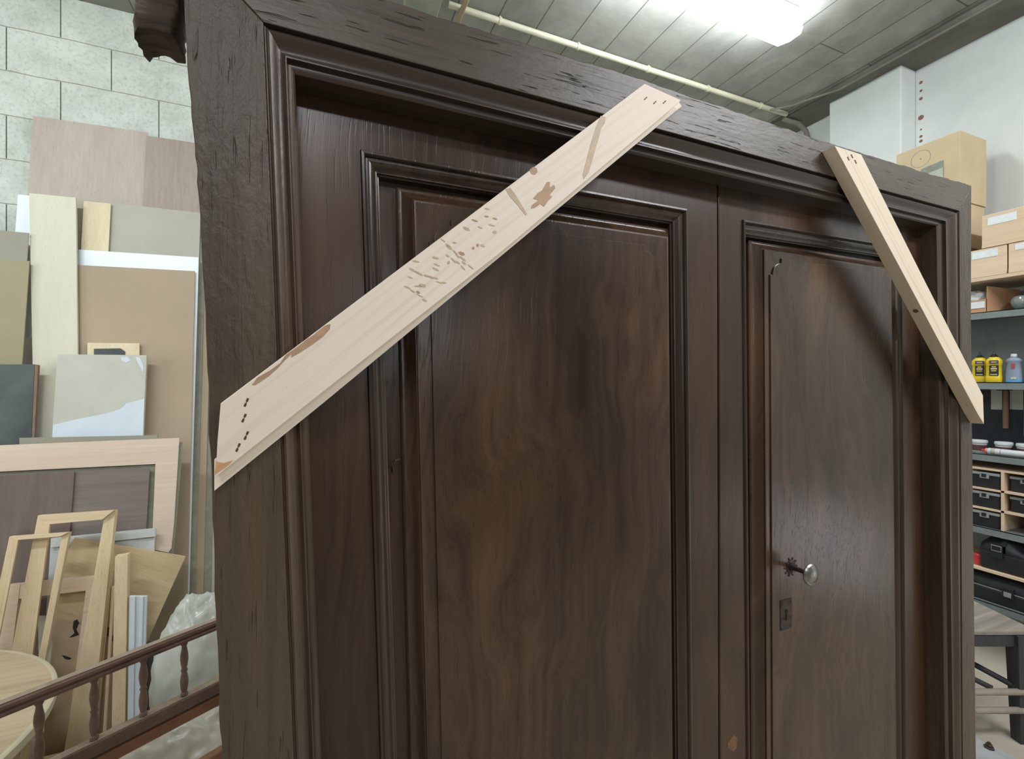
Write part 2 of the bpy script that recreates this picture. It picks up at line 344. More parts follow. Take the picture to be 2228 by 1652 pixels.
def dr(px, py, d=0): return PY(px, py, Y1+d)
def extend(a, b, z): return down_to(a, b, z)
def leaf(outer, mq, pq, extras, tongue):
    """outer: leaf outline TL,TR,BR,BL; mq: moulding outer quad; pq: raised-panel outer quad"""
    TL, TR, BR, BL = outer; o4 = [TL, TR, BR, BL]; i4 = mq
    bk = .035
    mb = MB()
    rings = [[Vector((p.x, Y1+bk, p.z)) for p in o4], [Vector((p.x, Y1+.002, p.z)) for p in o4], [Vector((p.x, Y1, p.z)) for p in offset_loop(o4, .002)],
             [Vector((p.x, Y1, p.z)) for p in i4], [Vector((p.x, Y1+bk, p.z)) for p in i4]]
    mb.loft(rings, True)
    mb.prism([Vector((p.x, Y1+.0335, p.z)) for p in i4], (0, .008, 0))
    lf = mb.build('door_leaf', M['door'], dd)
    mp = [(0, .004), (.0005, -.002), (.002, -.0045), (.0055, -.0048), (.0075, -.0025), (.0085, .002), (.011, .0015), (.015, .003), (.019, .0065), (.0225, .011), (.025, .0125), (.0265, .0125), (.0275, .017), (.0295, .018), (.030, .0335)]
    for k in range(4):                     # four mitred lengths
        rr = []
        for off, dy in mp:
            L = offset_loop(i4, off) if off else i4
            a, b = L[k], L[(k+1) % 4]; rr.append([Vector((a.x+(b.x-a.x)*j/16, Y1+dy, a.z+(b.z-a.z)*j/16)) for j in range(17)])
        MB().loft(rr, False).build('panel_moulding', M['leafmould'], lf, 38)
    # raised panel
    pp = [(0, .033), (0, .027), (.003, .0245), (.006, .0245), (.010, .0225), (.016, .018), (.021, .012), (.024, .0095), (.0255, .0095), (.026, .006), (.029, .0055)]
    rr = [[Vector((p.x, Y1+dy, p.z)) for p in (offset_loop(pq, off) if off else pq)] for off, dy in pp]
    m2 = MB().loft(rr, True); m2.add(rr[-1], [(0, 1, 2, 3)])
    m2.build('raised_panel', M['panel'], lf, 35)
    # scalloped centre field
    f4 = offset_loop(pq, extras['field'])
    a, b, c, d = f4; W = (b-a); W = W.normalized(); D = Vector((0, 0, -1)); r = .030
    def corner(p, sx):
        q = []
        wx = W*sx; q.append(p+D*(r+.012)); q.append(p+D*(r+.012)+wx*.008)
        for k in range(9):
            an = math.pi/2*k/8; cc = p+wx*(r+.008)+D*(r+.012)    # quarter round bulging to the corner
            q.append(cc-wx*r*math.cos(an)-D*r*math.sin(an))
        q.append(p+wx*(r+.008)); return q
    loop = corner(a, 1)+list(reversed(corner(b, -1)))+[c, d]
    lp = lambda y: [Vector((p.x, Y1+y, p.z)) for p in loop]
    MB().prism(lp(.0022), (0, .0045, 0)).build('panel_field', M['panel'], lf, None, .0010)
    return lf
zt = dr(700, 210).z+.02
xs = [dr(1562, 440), dr(1567, 1652)]
# left leaf
lTL = Vector((iTL.x-.035, Y1, iTL.z+.03)); lTR = Vector((xs[0].x-.0012, Y1, iTL.z+.04)); lBR = Vector((xs[1].x-.0012, Y1, .02)); lBL = Vector((iBL.x-.01, Y1, .02))
mTL, mTR, mBR, mBL = dr(783, 326), dr(1494, 455), extend(dr(1494, 455), dr(1506, 1652), .30), extend(dr(783, 326), dr(826, 1652), .30)
q = lambda x, y: dr(x, y, .030)
pTL, pTR, pBR, pBL = q(860, 408), q(1457, 500), extend(q(1457, 500), q(1467, 1652), .34), extend(q(860, 408), q(890, 1652), .34)
for p in (pTL, pTR, pBR, pBL): p.y = Y1
leaf_l = leaf([lTL, lTR, lBR, lBL], [mTL, mTR, mBR, mBL], [pTL, pTR, pBR, pBL], dict(field=.050), True)
leaf_l['label'] = 'left leaf without a knob'
# right leaf
rTL = Vector((xs[0].x+.0022, Y1, iTL.z+.04)); rTR = Vector((iTR.x+.05, Y1, iTR.z+.03)); rBR = Vector((iBR.x+.05, Y1, .02)); rBL = Vector((xs[1].x+.0022, Y1, .02))
mTL, mTR, mBR, mBL = dr(1614, 478), dr(1960, 537), extend(dr(1960, 537), dr(1969, 1652), .30), extend(dr(1614, 478), dr(1624, 1652), .30)
pTL, pTR, pBR, pBL = q(1626, 522), q(1930, 572), extend(q(1930, 572), q(1942, 1652), .34), extend(q(1626, 522), q(1632, 1652), .34)
for p in (pTL, pTR, pBR, pBL): p.y = Y1
leaf_r = leaf([rTL, rTR, rBR, rBL], [mTL, mTR, mBR, mBL], [pTL, pTR, pBR, pBL], dict(field=.042), False)
leaf_r['label'] = 'right leaf with round knob and keyhole plate'

# hardware
M['iron'] = plain('tarnished_iron', (96, 84, 78), .42, .85, 60, .3, .6, 160)
M['knobmetal'] = plain('worn_brass_knob', (160, 158, 150), .3, .9, 50, .25, .25, 90)
kc = dr(1717, 1232, .006); kc.y = Y1+.0062
prof_r = [(.0, -.0005)]
n = 40; rings = []
for rr_, h in ((.0265, 0), (.027, .002), (.022, .004), (.019, .0035), (.015, .006), (.010, .007), (.009, .012), (.0, .012)):
    rings.append([kc+Vector((math.cos(2*math.pi*k/n), 0, math.sin(2*math.pi*k/n)))*max(rr_*(1+(.07*math.cos(10*2*math.pi*k/n) if rr_ > .014 else 0)), 1e-4)+Vector((0, -h, 0)) for k in range(n)])
ros = MB().loft(rings, True, True)
for k in range(10):
    an = 2*math.pi*k/10; ros.lathe(kc+Vector((math.cos(an)*.0205, -.002, math.sin(an)*.0205)), [(.0038, 0), (.0036, .002), (.002, .0038), (0, .0042)], 8, (0, -1, 0))
ros.build('knob_rosette', M['iron'], leaf_r, 50)
MB().lathe(kc, [(.0065, .011), (.0055, .02), (.0052, .034), (.0065, .042), (.006, .046)], 20, (0, -1, 0)).build('knob_stem', M['iron'], leaf_r, 40)
MB().lathe(kc, [(.0, .0435), (.0098, .044), (.020, .048), (.0248, .0515), (.0252, .054), (.0225, .057), (.0205, .0565), (.017, .0585), (.010, .0605), (0, .061)], 32, (0, -1, 0)).build('knob', M['knobmetal'], leaf_r, 40)
a = dr(1694, 1306, .006); a.y = Y1+.0023
pl = MB(); wv, hv = .040, .072
o4 = [a, a+Vector((wv, 0, 0)), a+Vector((wv, 0, -hv)), a+Vector((0, 0, -hv))]
pl.prism([p for p in o4], (0, -.0016, 0)); c_ = a+Vector((wv/2, -.0016, -hv/2))
pl.build('keyhole_plate', M['iron'], leaf_r, None, .0005)
M['black'] = plain('black_recess', (12, 11, 11), .8, 0, 10, .1)
kh = MB()
kh.prism([c_+Vector((x, -.0002, z)) for x, z in ((-.003, .006), (.003, .006), (.0022, -.014), (-.0022, -.014))], (0, -.0005, 0))
kh.lathe(c_+Vector((0, 0, .008)), [(.005, 0), (.005, .0009)], 14, (0, -1, 0)); kh.build('keyhole', M['black'], leaf_r)
for sx in (.12, .88):
    for sz in (.09, .91):
        MB().lathe(a+Vector((wv*sx, -.0014, -hv*sz)), [(.0035, 0), (.0033, .001), (.002, .0019), (0, .0022)], 10, (0, -1, 0)).build('screw', M['iron'], leaf_r, 50)
hk = dr(852, 1003, .030)
MB().tube([hk+Vector((0, -.001, -.018)), hk+Vector((0, -.008, -.014)), hk+Vector((0, -.009, 0)), hk+Vector((.004, -.009, .002)), hk+Vector((.012, -.008, .003))], .0016, 8).build('hook', M['iron'], leaf_l, 50)
M['barewood'] = plain('bare_orange_wood', (128, 92, 56), .6, 0, 40, .2)
def patch(pts_px, d, mat, name, parent, th=.0004):
    P_ = [PY(x, y, d) for x, y in pts_px]; return MB().prism(P_, (0, th, 0)).build(name, mat, parent)
patch([(1583, 1618), (1596, 1600), (1604, 1606), (1603, 1628), (1596, 1636), (1584, 1628)], Y1-.0004, M['barewood'], 'chipped_patch', leaf_r)
place_base(dd)

# ---------------------------------------------------------------- the two pine battens
def pang(a, b): return math.atan2(b.z-a.z, b.x-a.x)
Yf = .672
bA = [PY(x, y, Yf) for x, y in ((1403, 182), (1482, 218), (1474, 226), (1090, 549), (700, 855), (469, 1038), (473, 960), (480, 878))]
ang = pang(PY(480, 878, Yf), PY(1403, 182, Yf))
def pine(name, ang, light, dark):
    m, t, bs = nt(name); tc = N(t, 'ShaderNodeTexCoord').outputs['Object']
    v = mapped(t, tc, (1, 1, 1), (0, ang, 0))
    n2 = noise(t, mapped(t, v, (1.0, 12, 12)), 1.5, 3, .5, .5)
    wv = N(t, 'ShaderNodeTexWave', wave_type='BANDS', bands_direction='Z'); wv.inputs['Scale'].default_value = 26
    wv.inputs['Distortion'].default_value = 16; wv.inputs['Detail'].default_value = 2.5; wv.inputs['Detail Scale'].default_value = .6
    t.links.new(mapped(t, v, (.10, 1, 1)), wv.inputs['Vector'])
    n1 = noise(t, mapped(t, v, (5, 260, 260)), 1, 3, .6)
    f = math_(t, 'ADD', math_(t, 'MULTIPLY', wv.outputs[0], .10), math_(t, 'ADD', math_(t, 'MULTIPLY', n2, .3), math_(t, 'ADD', math_(t, 'MULTIPLY', n1, .2), math_(t, 'MULTIPLY', noise(t, mapped(t, v, (.5, 62, 62)), 1, 3, .6, .5), .36))))
    c = ramp(t, f, [(.18, s2l(dark)), (.45, s2l(light)), (.8, tuple(min(1, x*1.04) for x in s2l(light)[:3])+(1,))])
    sp = noise(t, mapped(t, v, (26, 90, 90)), 1, 3, .5, .6)
    zone = noise(t, v, 4.2, 1); sp2 = math_(t, 'ADD', sp, math_(t, 'MULTIPLY', zone, .25))
    c = mix(t, ramp(t, sp2, [(.88, (0, 0, 0)), (.92, (.6, .6, .6))]), c, s2l((178, 140, 108)))
    t.links.new(c, bs.inputs['Base Color']); bs.inputs['Roughness'].default_value = .62
    bump(t, bs, f, .15, .001); return m
M['pineA'] = pine('raw_pine_long', ang, (236, 220, 203), (214, 190, 164))
lb = empty('wooden_batten'); tag(lb, 'long wide raw pine batten with brown glue stains, nailed diagonally across the left door leaf', 'batten', 'raw pine battens nailed across the door corners')
MB().prism(bA, (0, Y0-Yf-.0005, 0)).build('board', M['pineA'], lb, None, .0008)
Yt = .690
tg = [PY(x, y, Yt) for x, y in ((1470, 212), (1484, 231), (1000, 632), (700, 880), (466, 1069), (466, 1000), (900, 640))]
MB().prism(tg, (0, Y0-Yt-.0005, 0)).build('tongue_edge', M['pineA'], lb, None, .0008)
M['stain'] = plain('brown_glue_stain', (188, 152, 120), .5, 0, 60, .1)
M['stain2'] = plain('pale_glue_smear', (204, 180, 152), .55, 0, 60, .08)
M['knot'] = wood('orange_knot_wood', (196, 142, 100), (222, 178, 138), 'X', .6, .1, .3, 8, 70, .6, .3, 0, angle=.9)
def st(pts, mat, name='glue_stain'): return patch(pts, Yf-.0004, mat, name, lb, .0003)
st([(548, 838), (560, 822), (588, 806), (610, 790), (622, 772), (650, 752), (683, 728), (706, 709), (719, 705), (718, 716), (704, 732), (680, 750), (652, 768), (634, 778), (634, 770), (620, 784), (606, 800), (586, 818), (566, 832), (556, 838)], M['stain'])
st([(1158, 446), (1172, 436), (1160, 432), (1170, 420), (1180, 414), (1190, 396), (1197, 396), (1196, 408), (1206, 402), (1208, 410), (1196, 424), (1202, 428), (1192, 438), (1184, 450), (1176, 444), (1164, 452), (1155, 454)], M['stain'])
st([(1152, 370), (1160, 363), (1168, 366), (1170, 374), (1164, 380), (1157, 379)], M['stain'])
st([(1307, 252), (1318, 255), (1316, 268), (1308, 280), (1300, 310), (1290, 345), (1281, 376), (1270, 390), (1268, 380), (1276, 350), (1284, 318), (1296, 280)], M['stain2'], 'glue_smear')
st([(1100, 412), (1110, 408), (1122, 424), (1134, 444), (1147, 466), (1143, 468), (1126, 446), (1110, 428)], M['stain2'], 'glue_smear')
st([(467, 1034), (470, 1004), (486, 1008), (508, 1002), (498, 1012)], M['knot'], 'knot')
rs = random.Random(5)
for i in range(26):
    cx = rs.uniform(880, 1080); cy = 0
    L_ = 615-(cx-900)*.80+rs.uniform(-42, 42)
    w_ = rs.uniform(3, 9); h_ = rs.uniform(1.5, 4); a_ = rs.uniform(.1, .5)
    pts_ = [(cx+w_*math.cos(k)*math.cos(a_)-h_*math.sin(k)*math.sin(a_), L_+w_*math.cos(k)*math.sin(a_)+h_*math.sin(k)*math.cos(a_)) for k in (0, 1.1, 2.2, 3.1, 4.1, 5.2)]
    lo_ = 880-(cx-480)*.755+8; hi_ = 1030-(cx-480)*.79-8
    if lo_ < L_ < hi_: st(pts_, M['stain'] if i % 4 == 0 else M['stain2'], 'glue_spot')
for (xa, ya, xb, yb, n_) in ((964, 524, 1022, 580, 8), (894, 584, 968, 618, 8), (900, 636, 926, 654, 3), (978, 556, 1004, 580, 4)):
    for k in range(n_):
        f_ = k/(n_-1); cx, cy = xa+(xb-xa)*f_+rs.uniform(-4, 4), ya+(yb-ya)*f_+rs.uniform(-3, 3); L1, L2 = rs.uniform(5, 9), rs.uniform(1.2, 2.8); an = math.atan2(yb-ya, xb-xa)+rs.uniform(-.3, .1)
        st([(cx+L1*math.cos(q)*math.cos(an)-L2*math.sin(q)*math.sin(an), cy+L1*math.cos(q)*math.sin(an)+L2*math.sin(q)*math.cos(an)) for q in (0, .9, 2, 3.1, 4, 5.3)], M['stain2'], 'glue_smear')
M['rust'] = plain('rusty_staple', (112, 84, 62), .6, .4, 90, .2)
def staple(x, y, dx, dy, par, Yp):
    m_ = MB()
    for s_ in (-1, 1):
        c1 = (x+dx*s_*.62, y+dy*s_*.62); ln = math.hypot(dx, dy); ux, uy = dx/ln, dy/ln; vx, vy = -uy, ux
        Lh, Wh = ln*.38, min(2.4, ln*.30)
        m_.prism([PY(c1[0]+ux*a_+vx*b_, c1[1]+uy*a_+vy*b_, Yp-.0003) for a_, b_ in ((-Lh, -Wh), (Lh, -Wh), (Lh, Wh), (-Lh, Wh))], (0, .0003, 0))
    m_.prism([PY(x+dx*s1+(-dy/ln2)*b_, y+dy*s1+(dx/ln2)*b_, Yp-.0006) for ln2 in (math.hypot(dx, dy),) for s1, b_ in ((-.9, -.9), (.9, -.9), (.9, .9), (-.9, .9))], (0, .0006, 0))
    return m_.build('staple', M['rust'], par)
for x, y in ((536, 876), (531, 910), (536, 948), (518, 974)): staple(x, y, 4, -9, lb, Yf)
for x, y in ((1405, 214), (1425, 223), (1446, 222)): staple(x, y, 3, -3, lb, Yf)
place_base(lb)
Y2 = .670
b2 = [PY(x, y, Y2) for x, y in ((1816, 317), (1874, 336), (2008, 603), (2139, 861), (2141, 923), (2128, 902), (1974, 612))]
ang2 = pang(PY(1816, 317, Y2), PY(2139, 923, Y2))
M['pineB'] = pine('raw_pine_short', ang2, (226, 208, 184), (196, 166, 130))
sb = empty('wooden_batten'); tag(sb, 'narrow thick raw pine batten nailed diagonally over the upper right corner of the door', 'batten', 'raw pine battens nailed across the door corners')
MB().prism(b2, (0, Y0-Y2-.0005, 0)).build('board', M['pineB'], sb, None, .0008)
def st2(pts, mat, name): return patch(pts, Y2-.0004, mat, name, sb, .0003)
for x, y, a_ in ((1846, 345, .8), (1854, 340, .8), (1862, 352, .8)): staple(x, y, 2, 4, sb, Y2)
M['dknot'] = plain('dark_knot', (134, 98, 72), .6, 0, 80, .15)
for px_, py_, r_ in ((1984, 690, .006), (2046, 780, .0075), (2018, 726, .0035)):
    q_ = PY(px_, py_, .685); e_ = (b2[6]-b2[0]).normalized(); n_ = Vector((e_.z, 0, -e_.x)); n_ = n_ if n_.x < 0 else -n_
    t_ = (q_-b2[0]).dot(n_); q_ = q_-n_*t_
    MB().lathe(q_-n_*.0006, [(r_, 0), (r_, .0012)], 12, n_).build('knot', M['dknot'], sb)
place_base(sb)

# ---------------------------------------------------------------- ceiling things
M['tube'] = None
m_, t_, bs_ = nt('lit_diffuser'); bs_.inputs['Base Color'].default_value = (.9, .95, 1, 1); bs_.inputs['Emission Color'].default_value = (.88, .96, 1, 1); bs_.inputs['Emission Strength'].default_value = 38
t_.links.new(ramp(t_, noise(t_, None, 3, 2), [(0, (.86, .95, 1)), (1, (.92, .98, 1))]), bs_.inputs['Emission Color']); M['tube'] = m_
M['whiteplastic'] = plain('white_plastic', (214, 218, 220), .4, 0, 20, .04)
lamp = empty('ceiling_lamp'); tag(lamp, 'lit white fluorescent ceiling light with a tapered diffuser', 'ceiling light')
def hexring(x, s_, zc): return [Vector((x, 1.76+a_*s_, zc+b_*s_)) for a_, b_ in ((-.055, .035), (-.085, .0), (-.06, -.045), (.06, -.045), (.085, .0), (.055, .035))]
lx0, lx1 = 1.22, 2.47
MB().loft([hexring(lx0, .55, 3.49), hexring(lx0+.06, 1, 3.49), hexring(lx1-.06, 1, 3.49), hexring(lx1, .55, 3.495)], True, True).build('diffuser', M['tube'], lamp, None, .003)
MB().box(lx0+.03, lx1-.03, 1.71, 1.81, 3.527, 3.599).build('housing', M['whiteplastic'], lamp, None, .004)
place_base(lamp)
M['conduit'] = plain('cream_conduit', (206, 202, 176), .5, 0, 6, .08)
cp = empty('conduit_pipe'); tag(cp, 'cream coloured electrical conduit clipped along the ceiling above the door', 'pipe')
YC = 2.42; zc = CZ-.022
MB().tube([(.65, YC, zc), (1.6, YC, zc), (3.30, YC, zc)], .016, 14).build('pipe', M['conduit'], cp, 50)
for px in (1088, 1258, 1410, 1540, 1655):
    x_ = YC*math.tan(math.atan((px-1114)/F)+AL); MB().tube([(x_-.008, YC, zc), (x_+.008, YC, zc)], .020, 14).box(x_-.006, x_+.006, YC-.008, YC+.008, zc+.005, CZ).build('pipe_clip', M['conduit'], cp, 50)
place_base(cp)
jb = PZ(925, 12, CZ-.05)
jbo = empty('junction_box'); tag(jbo, 'square grey-green junction box on the ceiling at the left end of the conduit', 'junction box')
M['jbox'] = plain('dusty_plastic_box', (150, 152, 132), .6, 0, 12, .1)
MB().box(.42, .60, YC-.14, YC+.06, CZ-.075, CZ-.012).build('box_lid', M['jbox'], jbo, None, .006); MB().box(.43, .59, YC-.13, YC+.05, CZ-.02, CZ).build('box_back', M['jbox'], jbo)
place_base(jbo)
M['twig'] = wood('dry_stick', (110, 96, 74), (170, 152, 122), 'Y', .8, .1, .4, 9, 40, .5, .3, .002)
tw = MB().tube([PZ(1012, -40, CZ-.055), PZ(1016, 0, CZ-.05), PZ(1003, 28, CZ-.048), PZ(996, 54, CZ-.05), PZ(985, 90, CZ-.052)], [.010, .012, .016, .011, .008], 9).build('stick', M['twig'], None, 60)
tag(tw, 'thin dry wooden stick crossing over the conduit just right of the junction box', 'stick')
M['cable'] = plain('grey_cable', (128, 124, 112), .6, 0, 10, .1)
cb = MB().tube([(3.35, -1.0, CZ-.045), (3.33, 0, CZ-.045), (3.325, 1.2, CZ-.045), (3.32, 2.05, CZ-.045), (3.27, 2.2, CZ-.03), (3.22, 2.32, CZ-.03), (3.10, 2.40, CZ-.045)], .008, 8).build('cable', M['cable'], None, 60)
tag(cb, 'thin grey cable running along the edge of the concrete beam above the right wall', 'cable')
hs = PX(1768, 268, XW-.04)
cv = MB().tube([(XW-.30, YC+.02, CZ-.05), (XW-.16, YC+.01, CZ-.055), (XW-.08, YC, CZ-.10), (XW-.05, YC-.01, CZ-.20), (XW-.045, YC-.01, CZ-.34), (XW-.03, YC-.01, CZ-.40)], .017, 12).build('bent_pipe', M['cable'], None, 60)
tag(cv, 'grey bent pipe curving from the ceiling down the right wall', 'pipe')

# ---------------------------------------------------------------- boards leaning on the rear wall (left of the door)
B = .12
def sheet(name, pts, a, th, mat, label, cat, b=B, z=None, parent=None, bevel=.0008, group=None):
    """pts in picture order TL,TR,(BR,BL); with two points the sides drop straight to height z"""
    P_ = [PL(x, y, a, b) for x, y in pts]
    if len(P_) == 2:
        z = 0 if z is None else z
        n_ = [Vector((p.x, a+b*z, z)) for p in P_]; P_ = [P_[0], P_[1], n_[1], n_[0]]
    nrm = Vector((0, 1, -b)).normalized()
    o = MB().prism(P_, nrm*th).build(name, mat, parent, None, bevel)
    if label: tag(o, label, cat, group)
    return o
def tofloor(pts, a, b=B, z=0.0):                     # last two points (BR, BL) pushed along the sides down to z
    P_ = [PL(x, y, a, b) for x, y in pts]; TL, TR, BR, BL = P_
    return [TL, TR, down_to(TR, BR, z), down_to(TL, BL, z)]
def sheetf(name, pts, a, th, mat, label, cat, b=B, z=0.0, bevel=.0008, group=None, parent=None):
    P_ = tofloor(pts, a, b, z); o = MB().prism(P_, Vector((0, 1, -b)).normalized()*th).build(name, mat, parent, None, bevel)
    if label: tag(o, label, cat, group)
    return o
M['pinkply'] = wood('pinkish_plywood', (178, 161, 148), (196, 182, 170), 'Z', .6, .05, .15, 4, 70, .6, .3)
M['pinkply2'] = wood('darker_pinkish_plywood', (156, 138, 124), (176, 160, 148), 'Z', .6, .05, .15, 4, 70, .6, .3)
M['mdf'] = plain('grey_beige_fibreboard', (184, 180, 164), .8, 0, 5, .04, .1, 150, .2)
M['mdfbrown'] = plain('brown_hardboard', (180, 160, 136), .75, 0, 2.5, .05, .1, 120, .2)
M['khaki'] = plain('khaki_hardboard', (162, 152, 122), .75, 0, 3, .05, .1, 120, .2)
M['greybrown'] = plain('grey_brown_hardboard', (160, 154, 138), .75, 0, 3, .05, .1, 120, .2)
M['white'] = plain('white_laminate', (228, 232, 238), .35, 0, 3, .02, 0, 60, .5)
M['cream'] = wood('cream_board', (206, 200, 178), (220, 214, 194), 'Z', .55, .05, .1, 3, 30, .4, .3)
M['paleply'] = wood('pale_plywood', (216, 196, 160), (232, 216, 184), 'Z', .6, .05, .15, 5, 60, .5, .3)
M['edge'] = plain('greenish_board_edge', (150, 148, 130), .8, 0, 30, .1)
M['pinkpanel'] = wood('pale_pink_ply', (206, 182, 160), (222, 202, 182), 'X', .6, .05, .15, 5, 60, .5, .3)
M['darkply1'] = wood('stained_brown_ply', (104, 90, 84), (124, 108, 100), 'Z', .6, .05, .15, 5, 50, .5, .3)
M['darkply2'] = wood('stained_grey_ply', (108, 98, 92), (136, 124, 116), 'X', .6, .05, .15, 5, 40, .5, .3)
M['pine'] = wood('pine_strip', (206, 180, 142), (226, 204, 170), 'Z', .6, .05, .2, 6, 60, .5, .3)
M['pinex'] = wood('pine_strip_cross', (206, 180, 142), (226, 204, 170), 'X', .6, .05, .2, 6, 60, .5, .3)
M['tanply'] = wood('tan_plywood', (184, 160, 122), (208, 186, 148), 'Z', .65, .05, .2, 5, 50, .5, .3, angle=-.5)
M['paintwhite'] = plain('dirty_white_paint', (206, 208, 204), .5, 0, 12, .06, .1, 60)
M['slate'] = plain('smudged_dark_board', (92, 98, 92), .45, 0, 4, .25, 0, 50, .4, (64, 70, 72))

sheet('plywood_sheet', [(72, 252), (322, 288)], 2.800, .004, M['pinkply'], 'tallest pinkish plywood sheet leaning on the block wall, wide with faint vertical grain', 'plywood sheet')
sheet('plywood_sheet', [(319, 295), (452, 315)], 2.790, .004, M['pinkply2'], 'darker pinkish brown plywood sheet beside the tallest one, half hidden by the door frame', 'plywood sheet')
for i, (px, ty) in enumerate(((486, 760), (473, 700), (460, 600), (447, 520))):
    sheet('board', [(330, ty-14), (px, ty)], 2.772-.008*i, .006, [M['mdf'], M['edge'], M['mdfbrown'], M['edge']][i],
          ['farthest right board edge in the stack beside the door jamb', 'greenish board edge, second from the door jamb in the leaning stack', 'brown board edge, third from the door jamb in the leaning stack', 'greenish board edge just right of the white laminate sheet'][i], 'board')
sheet('fibreboard_sheet', [(168, 433), (436, 463)], 2.738, .006, M['mdf'], 'grey beige fibreboard sheet standing behind the white laminate sheet', 'fibreboard sheet')
sheet('white_board', [(39, 423), (120, 432)], 2.728, .008, M['white'], 'small white board showing just left of the long cream board', 'board', z=1.75)
sheet('narrow_board', [(182, 437), (241, 443)], 2.722, .008, M['paleply'], 'narrow pale plywood strip behind the white laminate sheet', 'board')
sheet('laminate_sheet', [(170, 543), (432, 560)], 2.705, .010, M['white'], 'white laminate sheet with its bright top band and right edge showing', 'laminate sheet')
sheetf('hardboard_sheet', [(120, 574), (424, 590), (408, 1300), (110, 1300)], 2.690, .008, M['mdfbrown'], 'large brown hardboard sheet in front of the white laminate', 'hardboard sheet')
sheetf('cream_board', [(63, 420), (165, 430), (169, 760), (74, 950)], 2.665, .014, M['cream'], 'long cream coloured board standing upright over the stack', 'board')
sheet('hardboard_sheet', [(-60, 496), (63, 507)], 2.650, .005, M['greybrown'], 'grey brown hardboard sheet at the left edge, behind the khaki one', 'hardboard sheet')
sheet('hardboard_sheet', [(-60, 566), (64, 568)], 2.640, .006, M['khaki'], 'khaki hardboard sheet at the left edge above the dark smudged board', 'hardboard sheet')
bk = empty('wood_offcut'); tag(bk, 'small pale wood offcut with a dark inset peeking over the glossy white panel', 'wood offcut')
sheetf('block', [(190, 746), (303, 747), (303, 900), (190, 900)], 2.668, .012, M['paleply'], None, None, z=.9, parent=bk)
sheet('inset', [(204, 759), (262, 758), (272, 765), (272, 900), (204, 900)], 2.664, .004, M['slate'], None, None, parent=bk)
place_base(bk)
M['wrap'] = plain('glossy_wrapped_panel', (206, 204, 190), .12, 0, 5, .05, .25, 9, .8)
gp = empty('wrapped_board'); tag(gp, 'white panel wrapped in glossy clear plastic film with a white lower part', 'panel')
sheetf('panel', [(125, 771), (319, 773), (311, 945), (113, 950)], 2.620, .020, M['wrap'], None, None, z=.85, parent=gp, bevel=.001)
M['film'] = plain('white_film', (220, 228, 236), .15, 0, 8, .04, .3, 14, .8)
sheet('white_film', [(115, 925), (160, 914), (232, 900), (262, 890), (275, 878), (314, 868), (311, 955), (113, 960)], 2.6185, .0012, M['film'], None, None, parent=gp)
sheet('white_film', [(262, 778), (276, 776), (284, 784), (275, 790), (266, 786)], 2.6185, .001, M['film'], None, None, parent=gp)
sheet('white_film', [(294, 776), (304, 778), (312, 796), (312, 812), (300, 790)], 2.6185, .001, M['film'], None, None, parent=gp)
place_base(gp)
ds = empty('dark_board'); tag(ds, 'dark grey smudged board with a brown edge at the left, leaning over the khaki sheet', 'board')
sheetf('face', [(-60, 793), (75, 793), (68, 965), (-60, 967)], 2.600, .012, M['slate'], None, None, z=.8, parent=ds)
M['brownedge'] = plain('brown_wood_edge', (136, 108, 92), .7, 0, 20, .1)
sheetf('edge_strip', [(75.5, 793), (83, 794), (74, 965), (68.5, 965)], 2.600, .016, M['brownedge'], None, None, z=.8, parent=ds)
place_base(ds)
sheet('fibreboard_strip', [(42, 953), (343, 947), (343, 1010), (42, 1010)], 2.580, .008, M['greybrown'], 'thin grey fibreboard strip between the glossy white panel and the pale pink frame', 'board')
# pale pink frame: an L outline with a chipped lower corner, dark ply sheets in front of it
pf = empty('plywood_surround'); tag(pf, 'wide pale pink plywood frame holding dark stained plywood sheets', 'frame')
sheet('face_board', [(-70, 972), (390, 953), (378, 1140), (372, 1195), (366, 1203), (330, 1196), (338, 1010), (-70, 1030)], 2.545, .012, M['pinkpanel'], None, None, parent=pf)
sheet('backing_board', [(-60, 985), (398, 962), (384, 1130), (376, 1215), (355, 1330), (-60, 1330)], 2.560, .006, M['edge'], None, None, parent=pf)
place_base(pf)
sheet('stained_plywood', [(150, 1026), (326, 1018), (318, 1152), (305, 1290), (150, 1290)], 2.538, .004, M['darkply2'], 'grey stained plywood sheet right of centre inside the pale pink frame', 'plywood sheet')
sheet('stained_plywood', [(-60, 1038), (162, 1026), (152, 1160), (140, 1340), (-60, 1340)], 2.528, .005, M['darkply1'], 'brown stained plywood sheet inside the pale pink frame at the left edge', 'plywood sheet')
wp = empty('painted_board'); tag(wp, 'white painted panel with a ledge strip, behind the pine frames', 'panel')
sheet('panel', [(110, 1180), (336, 1165), (333, 1300), (96, 1400)], 2.515, .010, M['paintwhite'], None, None, parent=wp)
sheet('ledge_strip', [(110, 1172), (338, 1150), (337, 1168), (110, 1192)], 2.500, .016, M['paintwhite'], None, None, parent=wp)
place_base(wp)
B2 = .13
def fl(pts, a, b):                                   # leave picture-order outline but the low edge reaches the floor
    return pts
sheet('tan_plywood', [(163, 1170), (404, 1211), (350, 1330), (292, 1460), (250, 1533), (214, 1522), (180, 1480), (110, 1330), (140, 1215)], 2.47, .006, M['tanply'], 'tan plywood offcut with a slanted pointed outline, one small dark hole low down', 'plywood offcut', b=B2)
hole = None
